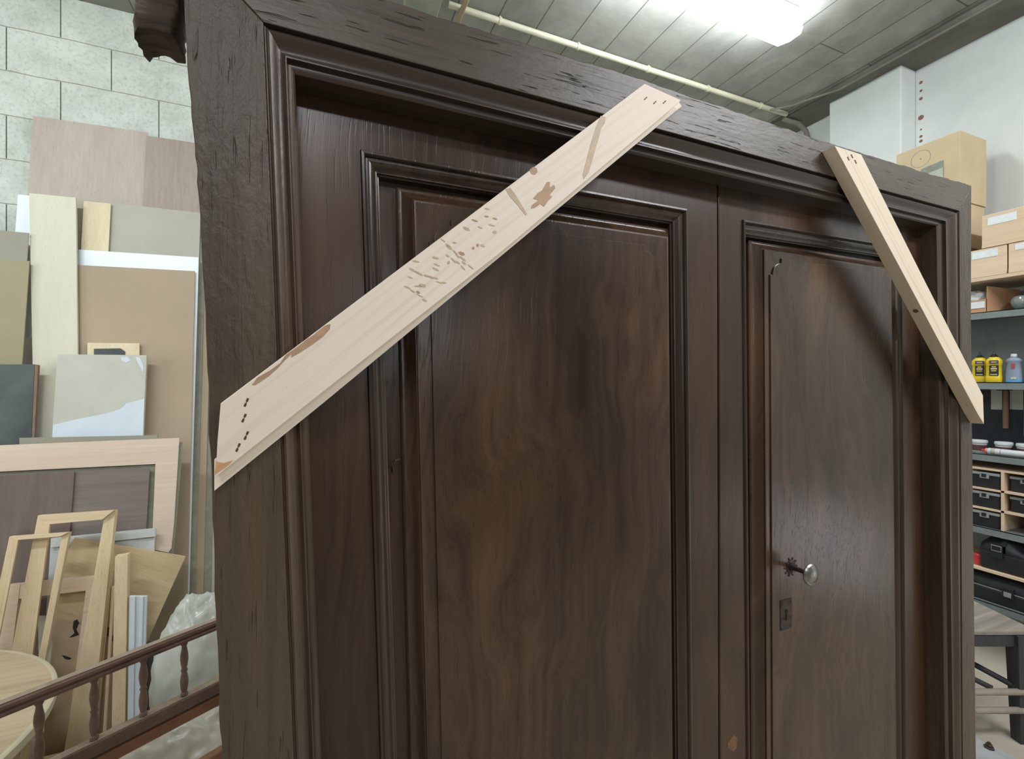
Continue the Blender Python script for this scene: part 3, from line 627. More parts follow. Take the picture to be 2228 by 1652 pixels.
# low support boards keep the stack standing on the floor
def frame_obj(label, outer, inner, a, b, th, mat, matx, feet=None):
    root = empty('pine_surround'); tag(root, label, 'frame')
    TL, TR, BR, BL = [PL(x, y, a, b) for x, y in outer]; iTL_, iTR_, iBR_, iBL_ = [PL(x, y, a, b) for x, y in inner]
    nrm = Vector((0, 1, -b)).normalized()*th
    z = .0
    oBL_, oBR_ = down_to(TL, BL, z), down_to(TR, BR, z); jBL, jBR = down_to(iTL_, iBL_, .06), down_to(iTR_, iBR_, .06)
    kBL, kBR = down_to(iTL_, iBL_, z), down_to(iTR_, iBR_, z)
    MB().prism([TL, iTL_, kBL, oBL_], nrm).build('stile', mat, root, None, .001)
    MB().prism([TR, oBR_, kBR, iTR_], nrm).build('stile', mat, root, None, .001)
    MB().prism([TL, TR, iTR_, iTL_], nrm*.999).build('rail', matx, root, None, .001)
    MB().prism([jBL, jBR, kBR, kBL], nrm*.999).build('rail', matx, root, None, .001)
    # rebate strip inside
    q_ = lambda p, q, t: p+(q-p)*t
    s_ = .07
    MB().prism([q_(iTL_, iTR_, 0), q_(iTL_, iTR_, s_), q_(kBL, kBR, s_), kBL], nrm*.4+Vector((0, 0, 0))).build('rebate', mat, root)
    root.children[-1].location = nrm*.55
    return place_base(root)
frame_obj('large pine frame standing in front of the white painted panel', [(82, 1122), (248, 1111), (210, 1460), (22, 1430)], [(99, 1142), (222, 1131), (166, 1458), (62, 1430)], 2.362, B2, .030, M['pine'], M['pinex'])
frame_obj('smaller thin pine frame leaning in front of the large pine frame, at the left', [(20, 1168), (148, 1159), (96, 1430), (-34, 1420)], [(32, 1176), (131, 1168), (81, 1428), (-16, 1420)], 2.325, B2, .022, M['pine'], M['pinex'])
M['pinkstrip'] = wood('pinkish_pine', (208, 180, 154), (224, 202, 178), 'X', .6, .05, .2, 6, 60, .5, .3)
cf = empty('pine_surround'); tag(cf, 'pinkish pine frame behind the large one, its cross bar seen through both frames', 'frame')
sheet('rail', [(8, 1274), (218, 1252), (216, 1282), (6, 1308)], 2.43, .02, M['pinkstrip'], None, None, b=B2, parent=cf)
sheetf('stile', [(8, 1276), (44, 1272), (24, 1430), (-16, 1430)], 2.428, .02, M['pinkstrip'], None, None, b=B2, parent=cf)
sheetf('stile', [(190, 1257), (216, 1255), (194, 1430), (168, 1430)], 2.428, .02, M['pinkstrip'], None, None, b=B2, parent=cf)
place_base(cf)
M['card'] = plain('torn_brown_paper', (192, 168, 140), .85, 0, 6, .08, .4, 30)
pb = empty('torn_cardboard'); tag(pb, 'torn brown cardboard sheet with black scuff marks, standing behind the spindle rail', 'cardboard')
sheetf('sheet', [(118, 1352), (262, 1372), (262, 1540), (100, 1540)], 2.452, .004, M['card'], None, None, b=B2, parent=pb)
M['soot'] = plain('black_scuff', (46, 42, 40), .8, 0, 60, .2)
for pts_ in ([(160, 1352), (168, 1348), (172, 1356), (166, 1370), (172, 1382), (160, 1386), (150, 1388), (162, 1378), (158, 1366)], [(134, 1426), (144, 1428), (156, 1433), (150, 1436), (141, 1434)],
             [(222, 1360), (238, 1366), (246, 1384), (262, 1404), (266, 1414), (250, 1402), (240, 1390), (226, 1378)]):
    sheet('scuff_mark', pts_, 2.4505, .001, M['soot'], None, None, b=B2, parent=pb)
place_base(pb)
post = MB().prism([PL(250, 1212, 2.33, B2), PL(278, 1207, 2.33, B2), down_to(PL(278, 1207, 2.33, B2), PL(272, 1565, 2.33, B2), 0), down_to(PL(250, 1212, 2.33, B2), PL(243, 1565, 2.33, B2), 0)], (0, .030, 0)).build('pine_batten', M['pine'], None, None, .001)
tag(post, 'upright square pine batten between the large pine frame and the white profile strip', 'batten')
for i, (x0, x1, yt, xb, lab) in enumerate(((233, 243, 1250, 214, 'thin pine stick leaning against the right stile of the large pine frame'), (243, 249, 1276, 232, 'thinnest pale stick between the large pine frame and the upright square batten'))):
    sheetf('pine_stick', [(x0, yt), (x1, yt), (xb+x1-x0, 1455), (xb, 1455)], 2.412, .012, M['pine'], lab, 'stick', b=B2)
wpf = empty('plastic_profile'); tag(wpf, 'white ribbed plastic profile strip standing right of the upright pine batten', 'profile strip')
M['upvc'] = plain('white_plastic_profile', (216, 220, 226), .35, 0, 14, .03)
def vstrip(x0t, x1t, yt, x0b, x1b, yb, a, th, mat, name, par, b=B2):
    sheetf(name, [(x0t, yt), (x1t, yt), (x1b, yb), (x0b, yb)], a, th, mat, None, None, b=b, parent=par, bevel=.002)
vstrip(281, 320, 1297, 277, 311, 1565, 2.335, .012, M['upvc'], 'profile', wpf)
vstrip(289, 294, 1299, 285, 290, 1565, 2.327, .010, M['upvc'], 'rib', wpf); vstrip(305, 312, 1299, 298, 304, 1565, 2.327, .010, M['upvc'], 'rib', wpf)
place_base(wpf)
M['darkpost'] = plain('dark_grey_post', (84, 82, 84), .6, 0, 5, .1)
sheetf('dark_board', [(318, 1400), (358, 1396), (352, 1565), (308, 1565)], 2.40, .02, M['darkpost'], 'dark grey board behind the spindle rail, between the white profile and the plastic bag', 'board', b=.1)

# plastic bags: crumpled closed shells resting on the floor
def blob(name, c, rad, mat, seed, amp=.22, sub=5, fl=0.0, fold=1.0):
    bm = bmesh.new(); bmesh.ops.create_icosphere(bm, subdivisions=sub, radius=1)
    for v in bm.verts:
        p = v.co.normalized(); q = p*1.6+Vector((seed, seed*2, 0))
        k = 1+amp*mn.noise(q)+amp*.55*(1-abs(mn.noise(q*2.3))*2)*fold+amp*.28*(1-abs(mn.noise(q*5.1+Vector((9, 3, 1))))*2)*fold
        v.co = Vector((p.x*rad[0], p.y*rad[1], p.z*rad[2]))*k+Vector(c)
        if v.co.z < fl: v.co.z = fl
    me = bpy.data.meshes.new(name); bm.to_mesh(me); bm.free(); me.materials.append(mat)
    me.polygons.foreach_set('use_smooth', [True]*len(me.polygons))
    o = bpy.data.objects.new(name, me); COL.objects.link(o); return o
M['bag'] = plain('translucent_white_plastic', (192, 191, 180), .3, 0, 7, .06, .5, 14, .6)
M['wrapfilm'] = plain('dusty_plastic_wrap', (186, 178, 160), .4, 0, 5, .1, .5, 16, .5)
bc = PY(425, 1385, 2.16)
tag(blob('plastic_bag', (bc.x+.015, 2.16, .33), (.15, .12, .345), M['bag'], 3.1, .12, 5), 'white crumpled plastic bag standing behind the spindle rail next to the door jamb', 'bag')
# round table
tz = .55
p1, p2, p3 = PZ(0, 1413, tz), PZ(90, 1431, tz), PZ(152, 1476, tz)
def circ(a, b, c):
    d = 2*(a.x*(b.y-c.y)+b.x*(c.y-a.y)+c.x*(a.y-b.y)); A_, B_, C_ = [p.x**2+p.y**2 for p in (a, b, c)]
    ux = (A_*(b.y-c.y)+B_*(c.y-a.y)+C_*(a.y-b.y))/d; uy = (A_*(c.x-b.x)+B_*(a.x-c.x)+C_*(b.x-a.x))/d
    return Vector((ux, uy, 0)), math.hypot(a.x-ux, a.y-uy)
cc, cr = Vector((-1.354, 1.773, 0)), .60
M['tabletop'] = wood('dusty_pale_wood', (176, 152, 124), (200, 180, 150), 'X', .75, .05, .3, 5, 40, .5, .2)
M['rim'] = plain('pale_table_rim', (206, 190, 162), .7, 0, 9, .06)
tb = empty('round_table'); tag(tb, 'round pale wooden table top behind the spindle rail at the lower left', 'table')
MB().lathe((cc.x, cc.y, tz-.028), [(cr-.012, 0), (cr-.012, .026), (0, .026)], 96).build('tabletop', M['tabletop'], tb, 40)
MB().loft([[Vector((cc.x+math.cos(2*math.pi*k/96)*r_, cc.y+math.sin(2*math.pi*k/96)*r_, tz+h_)) for k in range(96)] for r_, h_ in ((cr-.013, -.03), (cr, -.028), (cr+.001, -.004), (cr-.004, 0), (cr-.013, 0), (cr-.013, -.03))], True).build('rim', M['rim'], tb, 40)
MB().lathe((cc.x, cc.y, 0), [(.16, 0), (.16, .03), (.04, .06), (.035, .5), (.09, .522)], 24).build('pedestal', M['tabletop'], tb, 40)
place_base(tb)
_ = None; M['sandpaper'] = plain('blue_grey_abrasive', (136, 144, 142), .85, 0, 80, .1)
spp = [PZ(x, y, .003) for x, y in ((150, 1557), (188, 1543), (192, 1560), (198, 1588), (178, 1592), (160, 1604), (148, 1600))]
tag(MB().prism(spp, (0, 0, -.0015)).build('paper_scrap', M['sandpaper'], None), 'small blue grey paper scrap lying on the dusty floor behind the spindle rail', 'paper scrap')
# ---------------------------------------------------------------- spindle rail
M['redwood'] = wood('reddish_brown_varnish', (76, 54, 46), (118, 90, 76), 'X', .35, .08, .2, 5, 50, .5, .5, angle=0)
M['orangewood'] = wood('orange_brown_varnish', (104, 68, 48), (136, 94, 68), 'X', .4, .08, .2, 5, 50, .5, .5)
M['dust'] = plain('dusty_top', (158, 138, 118), .85, 0, 30, .12)
sr = empty('balustrade'); tag(sr, 'dark varnished wooden rail with turned spindles in the lower left foreground', 'rail')
A0 = Vector((-.539, 1.531, 0)); DR = Vector((.846, .533, 0)).normalized(); SD = Vector((DR.y, -DR.x, 0))
def rp(t, z, s_=0): p = A0+DR*t+SD*s_; return Vector((p.x, p.y, z))
def t_at(px, Z=None):                              # parameter of the rail plane under a picture column
    d = ray(px, 826); # (A0+DR t) x d = 0
    return -(A0.x*d.y-A0.y*d.x)/(DR.x*d.y-DR.y*d.x)
T0, T1 = -.42, .50
zt_ = .786
def rbar(name, za, zb, w_, h_, mat, prof='box'):
    mb = MB()
    if prof == 'rail':
        cs = [(-.5, -.5), (.5, -.5), (.5, -.25), (.36, -.12), (.36, .0), (.5, .1), (.46, .35), (.25, .5), (-.25, .5), (-.46, .35), (-.5, .1), (-.36, 0), (-.36, -.12), (-.5, -.25)]
    else: cs = [(-.5, -.5), (.5, -.5), (.5, .42), (.44, .5), (-.44, .5), (-.5, .42)]
    mb.loft([[rp(T0, za, 0)+SD*(c[0]*w_)+Vector((0, 0, c[1]*h_)) for c in cs], [rp(T1, zb, 0)+SD*(c[0]*w_)+Vector((0, 0, c[1]*h_)) for c in cs]], True, True)
    return mb.build(name, mat, sr, 30)
rbar('top_rail', zt_, zt_, .034, .028, M['redwood'], 'rail')
MB().prism([rp(T0, zt_+.0142, -.010), rp(T1, zt_+.0142, -.010), rp(T1, zt_+.0142, .010), rp(T0, zt_+.0142, .010)], (0, 0, .0008)).build('dust_layer', M['dust'], sr)
zbot = .607
rbar('bottom_rail', zbot-.016, zbot-.016, .034, .034, M['redwood'])
rbar('lower_rail', zbot-.058, zbot-.058, .028, .030, M['orangewood'])
MB().prism([rp(T0, zbot+.0012, -.012), rp(T1, zbot+.0012, -.012), rp(T1, zbot+.0012, .012), rp(T0, zbot+.0012, .012)], (0, 0, .0008)).build('dust_layer', M['dust'], sr)
rbar('base_rail', .37, .37, .028, .034, M['orangewood'])
for t_e in (T0+.02, T1-.02): MB().beam(rp(t_e, 0), rp(t_e, zt_-.012), .036, .036, (0, 1, 0)).build('post', M['redwood'], sr, None, .002)
sprof = [(.0085, 0), (.0085, .010), (.0060, .014), (.0075, .022), (.0090, .034), (.0095, .048), (.0078, .062), (.0060, .072), (.0080, .078), (.0058, .084), (.0078, .096), (.0095, .112), (.0088, .126), (.0062, .142), (.0055, .150), (.0080, .156), (.0080, .1655)]
for px in (85, 205, 312, 401):
    p = rp(t_at(px), zbot); MB().lathe(p, [(r_*1.12, h_*1.0) for r_, h_ in sprof], 16).build('spindle', M['redwood'], sr, 45)
place_base(sr)
tag(blob('wrapped_bundle', (-.42, 1.885, .19), (.20, .11, .20), M['wrapfilm'], 8.3, .16, 5), 'bundle in dusty plastic wrap on the floor below the spindle rail', 'bundle')

# ---------------------------------------------------------------- shelving on the right wall
XS = 3.2; YS0, YS1 = .62, 1.50                       # shelf front and its two ends
M['greymetal'] = plain('grey_painted_steel', (132, 140, 140), .45, .3, 10, .08)
M['greyback'] = plain('grey_shelf_back', (142, 146, 144), .7, 0, 6, .1)
M['boxply'] = wood('pinkish_box_plywood', (204, 176, 146), (224, 200, 172), 'Y', .6, .05, .15, 6, 60, .5, .3)
M['cardboard'] = plain('brown_cardboard', (196, 176, 142), .8, 0, 5, .05, .15, 40, .2)
M['carddark'] = plain('orange_cardboard', (190, 146, 112), .8, 0, 5, .05, .1, 40, .2)
M['label'] = plain('white_paper_label', (222, 226, 226), .6, 0, 40, .05)
M['blackp'] = plain('black_hard_plastic', (34, 36, 40), .38, 0, 20, .15)
M['greylatch'] = plain('grey_plastic_latch', (146, 150, 150), .4, 0, 20, .08)
def zs(px, py): return PX(px, py, XS).z
YD = 1.42                                           # hidden side behind the jamb is built a little further
sh = empty('shelving_unit'); tag(sh, 'grey steel shelving unit on the right wall, filled with workshop supplies', 'shelf')
YE = 1.66
levels = {'a': zs(2120, 681), 'b': zs(2120, 832), 'c': zs(2120, 986), 'd': zs(2120, 1143), 'f': zs(2120, 1302)}
for k in 'abcdf':
    z = levels[k]; th = .036
    mb = MB().box(XS, XW-.006, YS0, YE, z-.004, z).box(XS, XS+.003, YS0, YE, z-th, z)
    mb.build('shelf', M['greymetal'], sh)
for y_ in (YS0, YE-.002):
    for x_ in (XS+.01, XW-.05): MB().box(x_, x_+.04, y_, y_+.002, 0, levels['a']+.16).build('post', M['greymetal'], sh)
MB().box(XW-.005, XW-.002, YS0, YE, .3, levels['a']+.14).build('back_panel', M['greyback'], sh)
ztop = zs(2120, 607); 
MB().box(XS-.01, XW-.006, YS0, YE, ztop-.018, ztop).build('top_board', M['boxply'], sh, None, .001)
ze = zs(2120, 1232)
MB().box(XS+.004, XW-.006, YS0, YE, ze-.014, ze).build('wooden_shelf', M['boxply'], sh, None, .001)
# wooden frame grid for the small cases sits between shelf c and d (part of the unit)
zd = levels['d']; zg = zs(2120, 1018)+.004
ydiv = PX(2180, 1080, XS).y
grid = empty('pigeonhole_box'); tag(grid, 'pale plywood pigeonhole box holding the black parts cases, on the fourth steel shelf', 'box')
rows = [zs(2120, 1016), zs(2120, 1059), zs(2120, 1101), zd+.002]
for i, z in enumerate(rows[:3]): MB().box(XS+.006, XS+.30, YS0+.05, YE-.04, z-.010, z).build('divider_shelf', M['boxply'], grid)
MB().box(XS+.006, XS+.30, ydiv-.006, ydiv+.006, zd+.001, rows[0]-.010).build('divider', M['boxply'], grid)
for y_ in (YS0+.05, YE-.052): MB().box(XS+.006, XS+.30, y_, y_+.012, zd+.001, rows[0]-.010).build('side_panel', M['boxply'], grid)
MB().box(XS+.30, XS+.306, YS0+.05, YE-.04, zd+.001, rows[0]).build('back_panel', M['boxply'], grid)
place_base(grid)
def case(y0, y1, z0, z1, label, x0=XS+.014):
    r = empty('parts_case'); tag(r, label, 'case', 'small black parts cases in the pigeonhole box')
    MB().box(x0, x0+.22, y0, y1, z0, z0+(z1-z0)*.82).build('case_body', M['blackp'], r, None, .006)
    m_ = MB().box(x0-.006, x0+.22, y0-.001, y1+.001, z0+(z1-z0)*.83, z1)
    m_.build('lid', M['greylatch'], r, None, .002)
    ym = (y0+y1)/2
    MB().box(x0-.010, x0-.001, ym-.018, ym+.018, z0+(z1-z0)*.62, z0+(z1-z0)*.83).build('latch', M['greylatch'], r, None, .002)
    MB().box(x0-.0115, x0-.010, ym-.009, ym+.009, z0+(z1-z0)*.70, z0+(z1-z0)*.92).build('latch_button', M['blackp'], r)
    return place_base(r)
yA1, yA0 = PX(2108, 1040, XS).y, PX(2173, 1040, XS).y
yB1, yB0 = PX(2192, 1040, XS).y, PX(2262, 1040, XS).y
nm = ['top', 'middle', 'bottom']
for i in range(3):
    z0 = (rows[i+1] if i < 2 else zd)+.001; z1 = z0+.080
    case(yA0, yA1, z0, z1, '%s black parts case with grey lid in the left column of the pigeonhole box' % nm[i])
    if i < 2: case(yB0, yB1, z0, z1-.004, '%s black parts case in the right column of the pigeonhole box' % nm[i], XS+.03)
ob = MB().box(XS+.12, XS+.2, PX(2226, 1120, XS).y-.06, PX(2216, 1120, XS).y, zd+.001, zd+.09)
tag(ob.build('small_carton', M['cardboard'], None, None, .002), 'small beige carton in the bottom right pigeonhole', 'carton')
# labelled plywood boxes on the top board
def labelled(name, y0, y1, z0, z1, label, lab):
    r = empty(name); tag(r, label, 'box', 'labelled plywood boxes on the top shelf')
    x0 = XS-.004; MB().box(x0, x0+.30, y0, y1, z0+.001, z1).build('box_body', M['boxply'], r, None, .002)
    MB().box(x0-.003, x0, y0+.001, y1-.001, z0+.002, z0+.018).build('bottom_strip', M['boxply'], r)
    (ya, yb, za, zb) = lab
    MB().box(x0-.0016, x0-.0002, ya, yb, za, zb).build('paper_label', M['label'], r)
    return place_base(r)
yy = lambda px: PX(px, 560, XS).y
zz = lambda px, py: PX(px, py, XS).z
z1_ = ztop+zz(2150, 544)-zz(2150, 610)
z1_ = zz(2192, 532)
labelled('plywood_box', yy(2191.5), yy(2106), ztop, z1_, 'lower left labelled plywood box on the top shelf', (yy(2172), yy(2116), zz(2140, 562), zz(2140, 546)))
labelled('plywood_box', yy(2290), yy(2195), ztop, z1_, 'lower right labelled plywood box on the top shelf', (yy(2250), yy(2210), zz(2220, 543), zz(2220, 530)))
labelled('plywood_box', yy(2330), yy(2137), z1_+.001, zz(2137, 471), 'uppermost labelled plywood box, resting on the two lower ones', (yy(2213), yy(2150), zz(2180, 485), zz(2180, 468)))
# two cartons behind, on top of a taller stand
cb0, cb1 = PX(1950, 450, XS), PX(2090, 450, XS)
cz0 = zs(2100, 534); czm = PX(2090, 436, XS).z; czt = PX(2092, 282, XS).z
M['ink'] = plain('grey_print', (132, 138, 126), .8, 0, 20, .1)
c1 = empty('cardboard_box'); tag(c1, 'large upper cardboard box with a printed round seal and grey panel, near the ceiling', 'box')
MB().box(XS, XS+.27, cb1.y, cb0.y, czm+.002, czt).build('carton', M['cardboard'], c1, None, .003)
def onx(pts, mat, name, par, th=.0008): return MB().prism([PX(x, y, XS-.0002) for x, y in pts], (-th, 0, 0)).build(name, mat, par)
onx([(2005, 368), (2053, 348), (2054, 366), (2054, 408), (2020, 398), (2000, 380)], M['ink'], 'printed_panel', c1)
M['paperprint'] = plain('pale_print', (176, 180, 166), .8, 0, 20, .1)
onx([(2018, 378), (2052, 364), (2052, 404), (2030, 398)], M['paperprint'], 'printed_panel', c1, .0012)
m_ = MB(); ctr = Vector(PX(2003, 346, XS-.0006)); ra, rb = [], []
for k in range(40):
    an = 2*math.pi*k/40; ra.append(ctr+Vector((0, math.cos(an)*.048, math.sin(an)*.048))); rb.append(ctr+Vector((0, math.cos(an)*.0455, math.sin(an)*.0455)))
m_.loft([ra, rb], True); m_.lathe(ctr, [(.004, -.0004), (.004, .0006)], 10, (-1, 0, 0)); m_.build('printed_seal', M['ink'], c1)
place_base(c1)
c2 = empty('cardboard_box'); tag(c2, 'lower cardboard box under the printed one, half hidden by the door frame', 'box')
MB().box(XS+.005, XS+.26, cb1.y+.005, cb0.y-.005, cz0+.002, czm).build('carton', M['cardboard'], c2, None, .003); place_base(c2)
M['darkshelf'] = wood('dark_shelf_wood', (88, 66, 52), (112, 86, 68), 'Y', .6, .1, .2, 5, 40, .5, .3)
wb = MB().box(XS+.02, XS+.28, cb1.y-.012, cb0.y, ztop+.001, cz0).build('wooden_box', M['darkshelf'], None, None, .003)
tag(wb, 'dark brown wooden box on the top shelf carrying the two cardboard boxes', 'box')

# ---- first steel shelf: opened carton with plastic, glass bowl, orange carton
za = levels['a']; zb_ = levels['b']; zc_ = levels['c']
oc = empty('open_carton'); tag(oc, 'orange brown open carton stuffed with crumpled clear plastic on the upper steel shelf', 'carton')
ya, yb = PX(2182, 660, XS).y, PX(2080, 660, XS).y
hc = zz(2150, 615)-za
oy = PX(2143, 660, XS).y
MB().prism([Vector((XS+.02, yb, za+.001)), Vector((XS+.02, oy, za+.001)), Vector((XS+.02, oy, za+.07)), Vector((XS+.02, yb, za+.062))], (.004, 0, 0)).build('front_flap', M['carddark'], oc)
MB().prism([Vector((XS+.02, oy, za+.001)), Vector((XS+.20, oy-.06, za+.001)), Vector((XS+.20, oy-.06, za+.12)), Vector((XS+.02, oy-.002, za+.135)), Vector((XS+.02, oy, za+.07))], (0, .003, 0)).build('side_flap', M['carddark'], oc)
MB().box(XS+.022, XS+.19, oy+.005, yb, za+.002, za+.006).build('carton_base', M['carddark'], oc)
MB().box(XS+.017, XS+.0195, oy+.008, yb, za+.024, za+.058).build('paper_label', M['label'], oc)
place_base(oc)
M['clear'] = plain('crumpled_clear_film', (206, 210, 206), .2, 0, 12, .1, .6, 30, .8)
tag(blob('plastic_film', (XS+.10, oy+.07, za+.072), (.062, .058, .052), M['clear'], 4.4, .3, 4, za+.012), 'crumpled clear plastic film bulging out of the open carton', 'plastic film')
M['glass'] = plain('cloudy_glass', (150, 162, 154), .15, 0, 9, .15, .2, 20, .8)
by_ = PX(2210, 655, XS).y
gb = MB().lathe((XS+.09, by_, za+.001), [(.022, 0), (.030, .004), (.044, .022), (.050, .040), (.046, .058), (.038, .068), (.034, .066), (.041, .056), (.045, .040), (.038, .02), (.02, .008), (0, .007)], 28).build('glass_bowl', M['glass'], None, 40)
tag(gb, 'small round cloudy glass bowl to the right of the open carton', 'bowl')
oc2 = MB().box(XS+.03, XS+.2, by_-.13, by_-.052, za+.001, za+.11).build('small_carton', M['carddark'], None, None, .002)
tag(oc2, 'small orange carton at the right picture edge beside the glass bowl', 'carton')
# ---- second steel shelf: glue bottles and a spray bottle
M['yellow'] = plain('yellow_plastic', (228, 196, 28), .35, 0, 9, .04)
M['bluelab'] = plain('violet_blue_label', (78, 76, 130), .5, 0, 60, .1)
M['blacklab'] = plain('black_label', (40, 38, 34), .5, 0, 60, .1)
M['yelprint'] = plain('yellow_print', (206, 180, 60), .5, 0, 60, .1)
M['whiteprint'] = plain('white_print', (206, 204, 186), .5, 0, 60, .1)
def box_ring(cx, cy, wx, wy, z, n=24, e=3.2):
    out = []
    for k in range(n):
        an = 2*math.pi*k/n; c, s_ = math.cos(an), math.sin(an)
        out.append(Vector((cx+wx*math.copysign(abs(c)**(2/e), c), cy+wy*math.copysign(abs(s_)**(2/e), s_), z)))
    return out
def glue(px, x, label, H=.152):
    cy = PX(px, 800, XS+x).y; cx = XS+x; z = zb_+.001
    r = empty('glue_bottle'); tag(r, label, 'bottle', 'yellow glue bottles on the second steel shelf')
    prof_ = [(.021, .029, 0), (.023, .031, .004), (.023, .031, .030), (.0205, .0285, .034), (.0205, .0285, .088), (.023, .031, .092), (.022, .030, .112), (.018, .022, .124), (.012, .013, .131)]
    MB().loft([box_ring(cx, cy, a_, b_, z+h_) for a_, b_, h_ in prof_], True, True).build('bottle_body', M['yellow'], r, 50)
    MB().lathe((cx, cy, z+.131), [(.0145, 0), (.0145, .006), (.010, .010), (.0045, .016), (.0035, .030), (0, .032)], 16).build('nozzle', M['blackp'], r, 40)
    fx = cx-.0235
    def lab(y0, y1, z0, z1, mat, nme, d=0): MB().box(fx-.0008-d, fx+.006-d, cy+y0, cy+y1, z+z0, z+z1).build(nme, mat, r)
    lab(-.024, .010, .095, .113, M['bluelab'], 'blue_label'); lab(-.024, .010, .034, .088, M['blacklab'], 'black_label', 0)
    for q_, (y0, y1, z0, z1, mm) in enumerate(((-.018, .002, .101, .107, 'yelprint'), (-.016, .000, .076, .083, 'yelprint'), (-.020, .004, .066, .073, 'whiteprint'), (-.018, .002, .056, .062, 'yelprint'), (-.021, .006, .038, .042, 'whiteprint'))):
        lab(y0, y1, z0, z1, M[mm], 'label_print', .0010)
    lab(-.012, .016, .050, .060, M['whiteprint'], 'label_print', .0002) if False else None
    return place_base(r)
glue(2163, .05, 'yellow glue bottle in front, with black cone nozzle and black label')
glue(2132, .075, 'yellow glue bottle half hidden by the door jamb, behind the front one')
bt = empty('cleaner_bottle'); tag(bt, 'grey blue plastic bottle with white cap to the right of the yellow glue bottles', 'bottle')
M['greyblue'] = plain('grey_blue_plastic', (138, 150, 166), .4, 0, 9, .08); M['redlab'] = plain('red_label', (176, 72, 78), .5, 0, 60, .1)
M['lightblue'] = plain('light_blue_plastic', (110, 164, 204), .4, 0, 9, .06)
cy = PX(2206, 800, XS+.06).y; cx = XS+.06; z = zb_+.001
MB().loft([box_ring(cx, cy, a_, b_, z+h_, 28, 2.6) for a_, b_, h_ in ((.021, .027, .0), (.022, .029, .004), (.022, .029, .020))], True, True).build('bottle_base', M['lightblue'], bt, 50)
MB().loft([box_ring(cx, cy, a_, b_, z+h_, 28, 2.6) for a_, b_, h_ in ((.022, .029, .020), (.021, .027, .06), (.018, .023, .100), (.021, .028, .106), (.021, .028, .114), (.016, .020, .122), (.010, .010, .126), (.010, .010, .132))], True, True).build('bottle_body', M['greyblue'], bt, 50)
MB().lathe((cx, cy, z+.130), [(.0115, 0), (.0115, .012), (.009, .014), (0, .014)], 18).build('cap', M['whiteplastic'], bt, 40)
MB().box(cx-.0225, cx-.015, cy-.010, cy+.002, z+.070, z+.094).build('red_label', M['redlab'], bt); MB().box(cx-.0232, cx-.015, cy-.016, cy+.004, z+.016, z+.026).build('white_label', M['whiteprint'], bt)
place_base(bt)
dk = MB().loft([box_ring(XS+.09, PX(2240, 800, XS).y-.02, .03, .03, zb_+.001+h_) for h_ in (0, .09)], True, True).build('blue_canister', plain('dark_blue_can', (48, 58, 92), .4), None, 40)
tag(dk, 'dark blue canister at the right picture edge beside the grey blue bottle', 'canister')
# ---- hanging tools against the dark back, third shelf
M['toolboard'] = plain('dark_tool_board', (36, 40, 48), .7, 0, 9, .1); M['handle'] = wood('worn_hammer_handle', (110, 78, 62), (150, 116, 92), 'Z', .5, .1, .2, 9, 60, .5, .3)
tbd = MB().box(XS+.20, XS+.215, YS0+.02, YE-.02, zc_+.002, zb_-.05).build('tool_board', M['toolboard'], None); tag(tbd, 'dark tool board standing at the back of the third steel shelf', 'board')
M['palecard'] = plain('pale_grey_card', (176, 178, 166), .7, 0, 9, .06)
for k, (xa, xb, lab) in enumerate(((2156, 2180, 'pale grey card pinned on the tool board left of the hammer handle'), (2197, 2226, 'pale grey card pinned on the tool board right of the hammer handle'))):
    y1_, y0_ = PX(xa, 870, XS+.195).y, PX(xb, 870, XS+.195).y
    o_ = MB().box(XS+.196, XS+.1995, y0_, y1_, PX(xa, 891, XS+.195).z, PX(xa, 856, XS+.195).z+.03).build('card', M['palecard'], None); tag(o_, lab, 'card')
hy = PX(2188, 890, XS+.15).y
hm = empty('hammer'); tag(hm, 'hammer hanging upside down with worn wooden handle on the dark tool board', 'hammer')
MB().tube([(XS+.15, hy, PX(2188, 932, XS+.15).z), (XS+.15, hy, PX(2188, 900, XS+.15).z), (XS+.15, hy, PX(2188, 848, XS+.15).z)], [.011, .012, .009], 12).build('handle', M['handle'], hm, 50)
MB().box(XS+.085, XS+.196, hy-.013, hy+.013, PX(2188, 850, XS+.15).z, PX(2188, 850, XS+.15).z+.024).build('hammer_head', M['iron'], hm, None, .003); place_base(hm)
hy2 = PX(2234, 890, XS+.15).y
h2 = MB().tube([(XS+.15, hy2, zc_+.10), (XS+.15, hy2, zc_+.26)], [.012, .010], 12).box(XS+.14, XS+.198, hy2-.006, hy2+.006, zc_+.24, zc_+.26).build('wooden_tool', M['handle'], None, 50); tag(h2, 'wooden tool handle hanging at the right picture edge of the tool board', 'tool')
# jars and cartridge
M['jarglass'] = plain('jar_plastic', (170, 172, 172), .25, 0, 9, .06); M['redstuff'] = plain('dark_red_label', (92, 52, 58), .5, 0, 30, .15)
for k, (px, lab) in enumerate(((2130, 'left white-lidded plastic jar with dark red label, next to the door jamb'), (2184, 'middle white-lidded plastic jar behind the sealant cartridge'), (2232, 'right white-lidded plastic jar at the picture edge behind the cartridge'))):
    x_ = XS+.075+.005*k; cy = PX(px, 960, x_).y
    r = empty('plastic_jar'); tag(r, lab, 'jar', 'white-lidded jars on the third steel shelf')
    MB().lathe((x_, cy, zc_+.001), [(.030, 0), (.032, .004), (.032, .044), (.030, .050)], 28).build('jar_body', M['jarglass'], r, 40)
    MB().lathe((x_, cy, zc_+.010), [(.0325, 0), (.0325, .030)], 28).build('label_band', M['redstuff'], r, 40)
    MB().lathe((x_, cy, zc_+.050), [(.034, 0), (.035, .003), (.035, .012), (.032, .015), (0, .015)], 28).build('lid', M['whiteplastic'], r, 40)
    place_base(r)
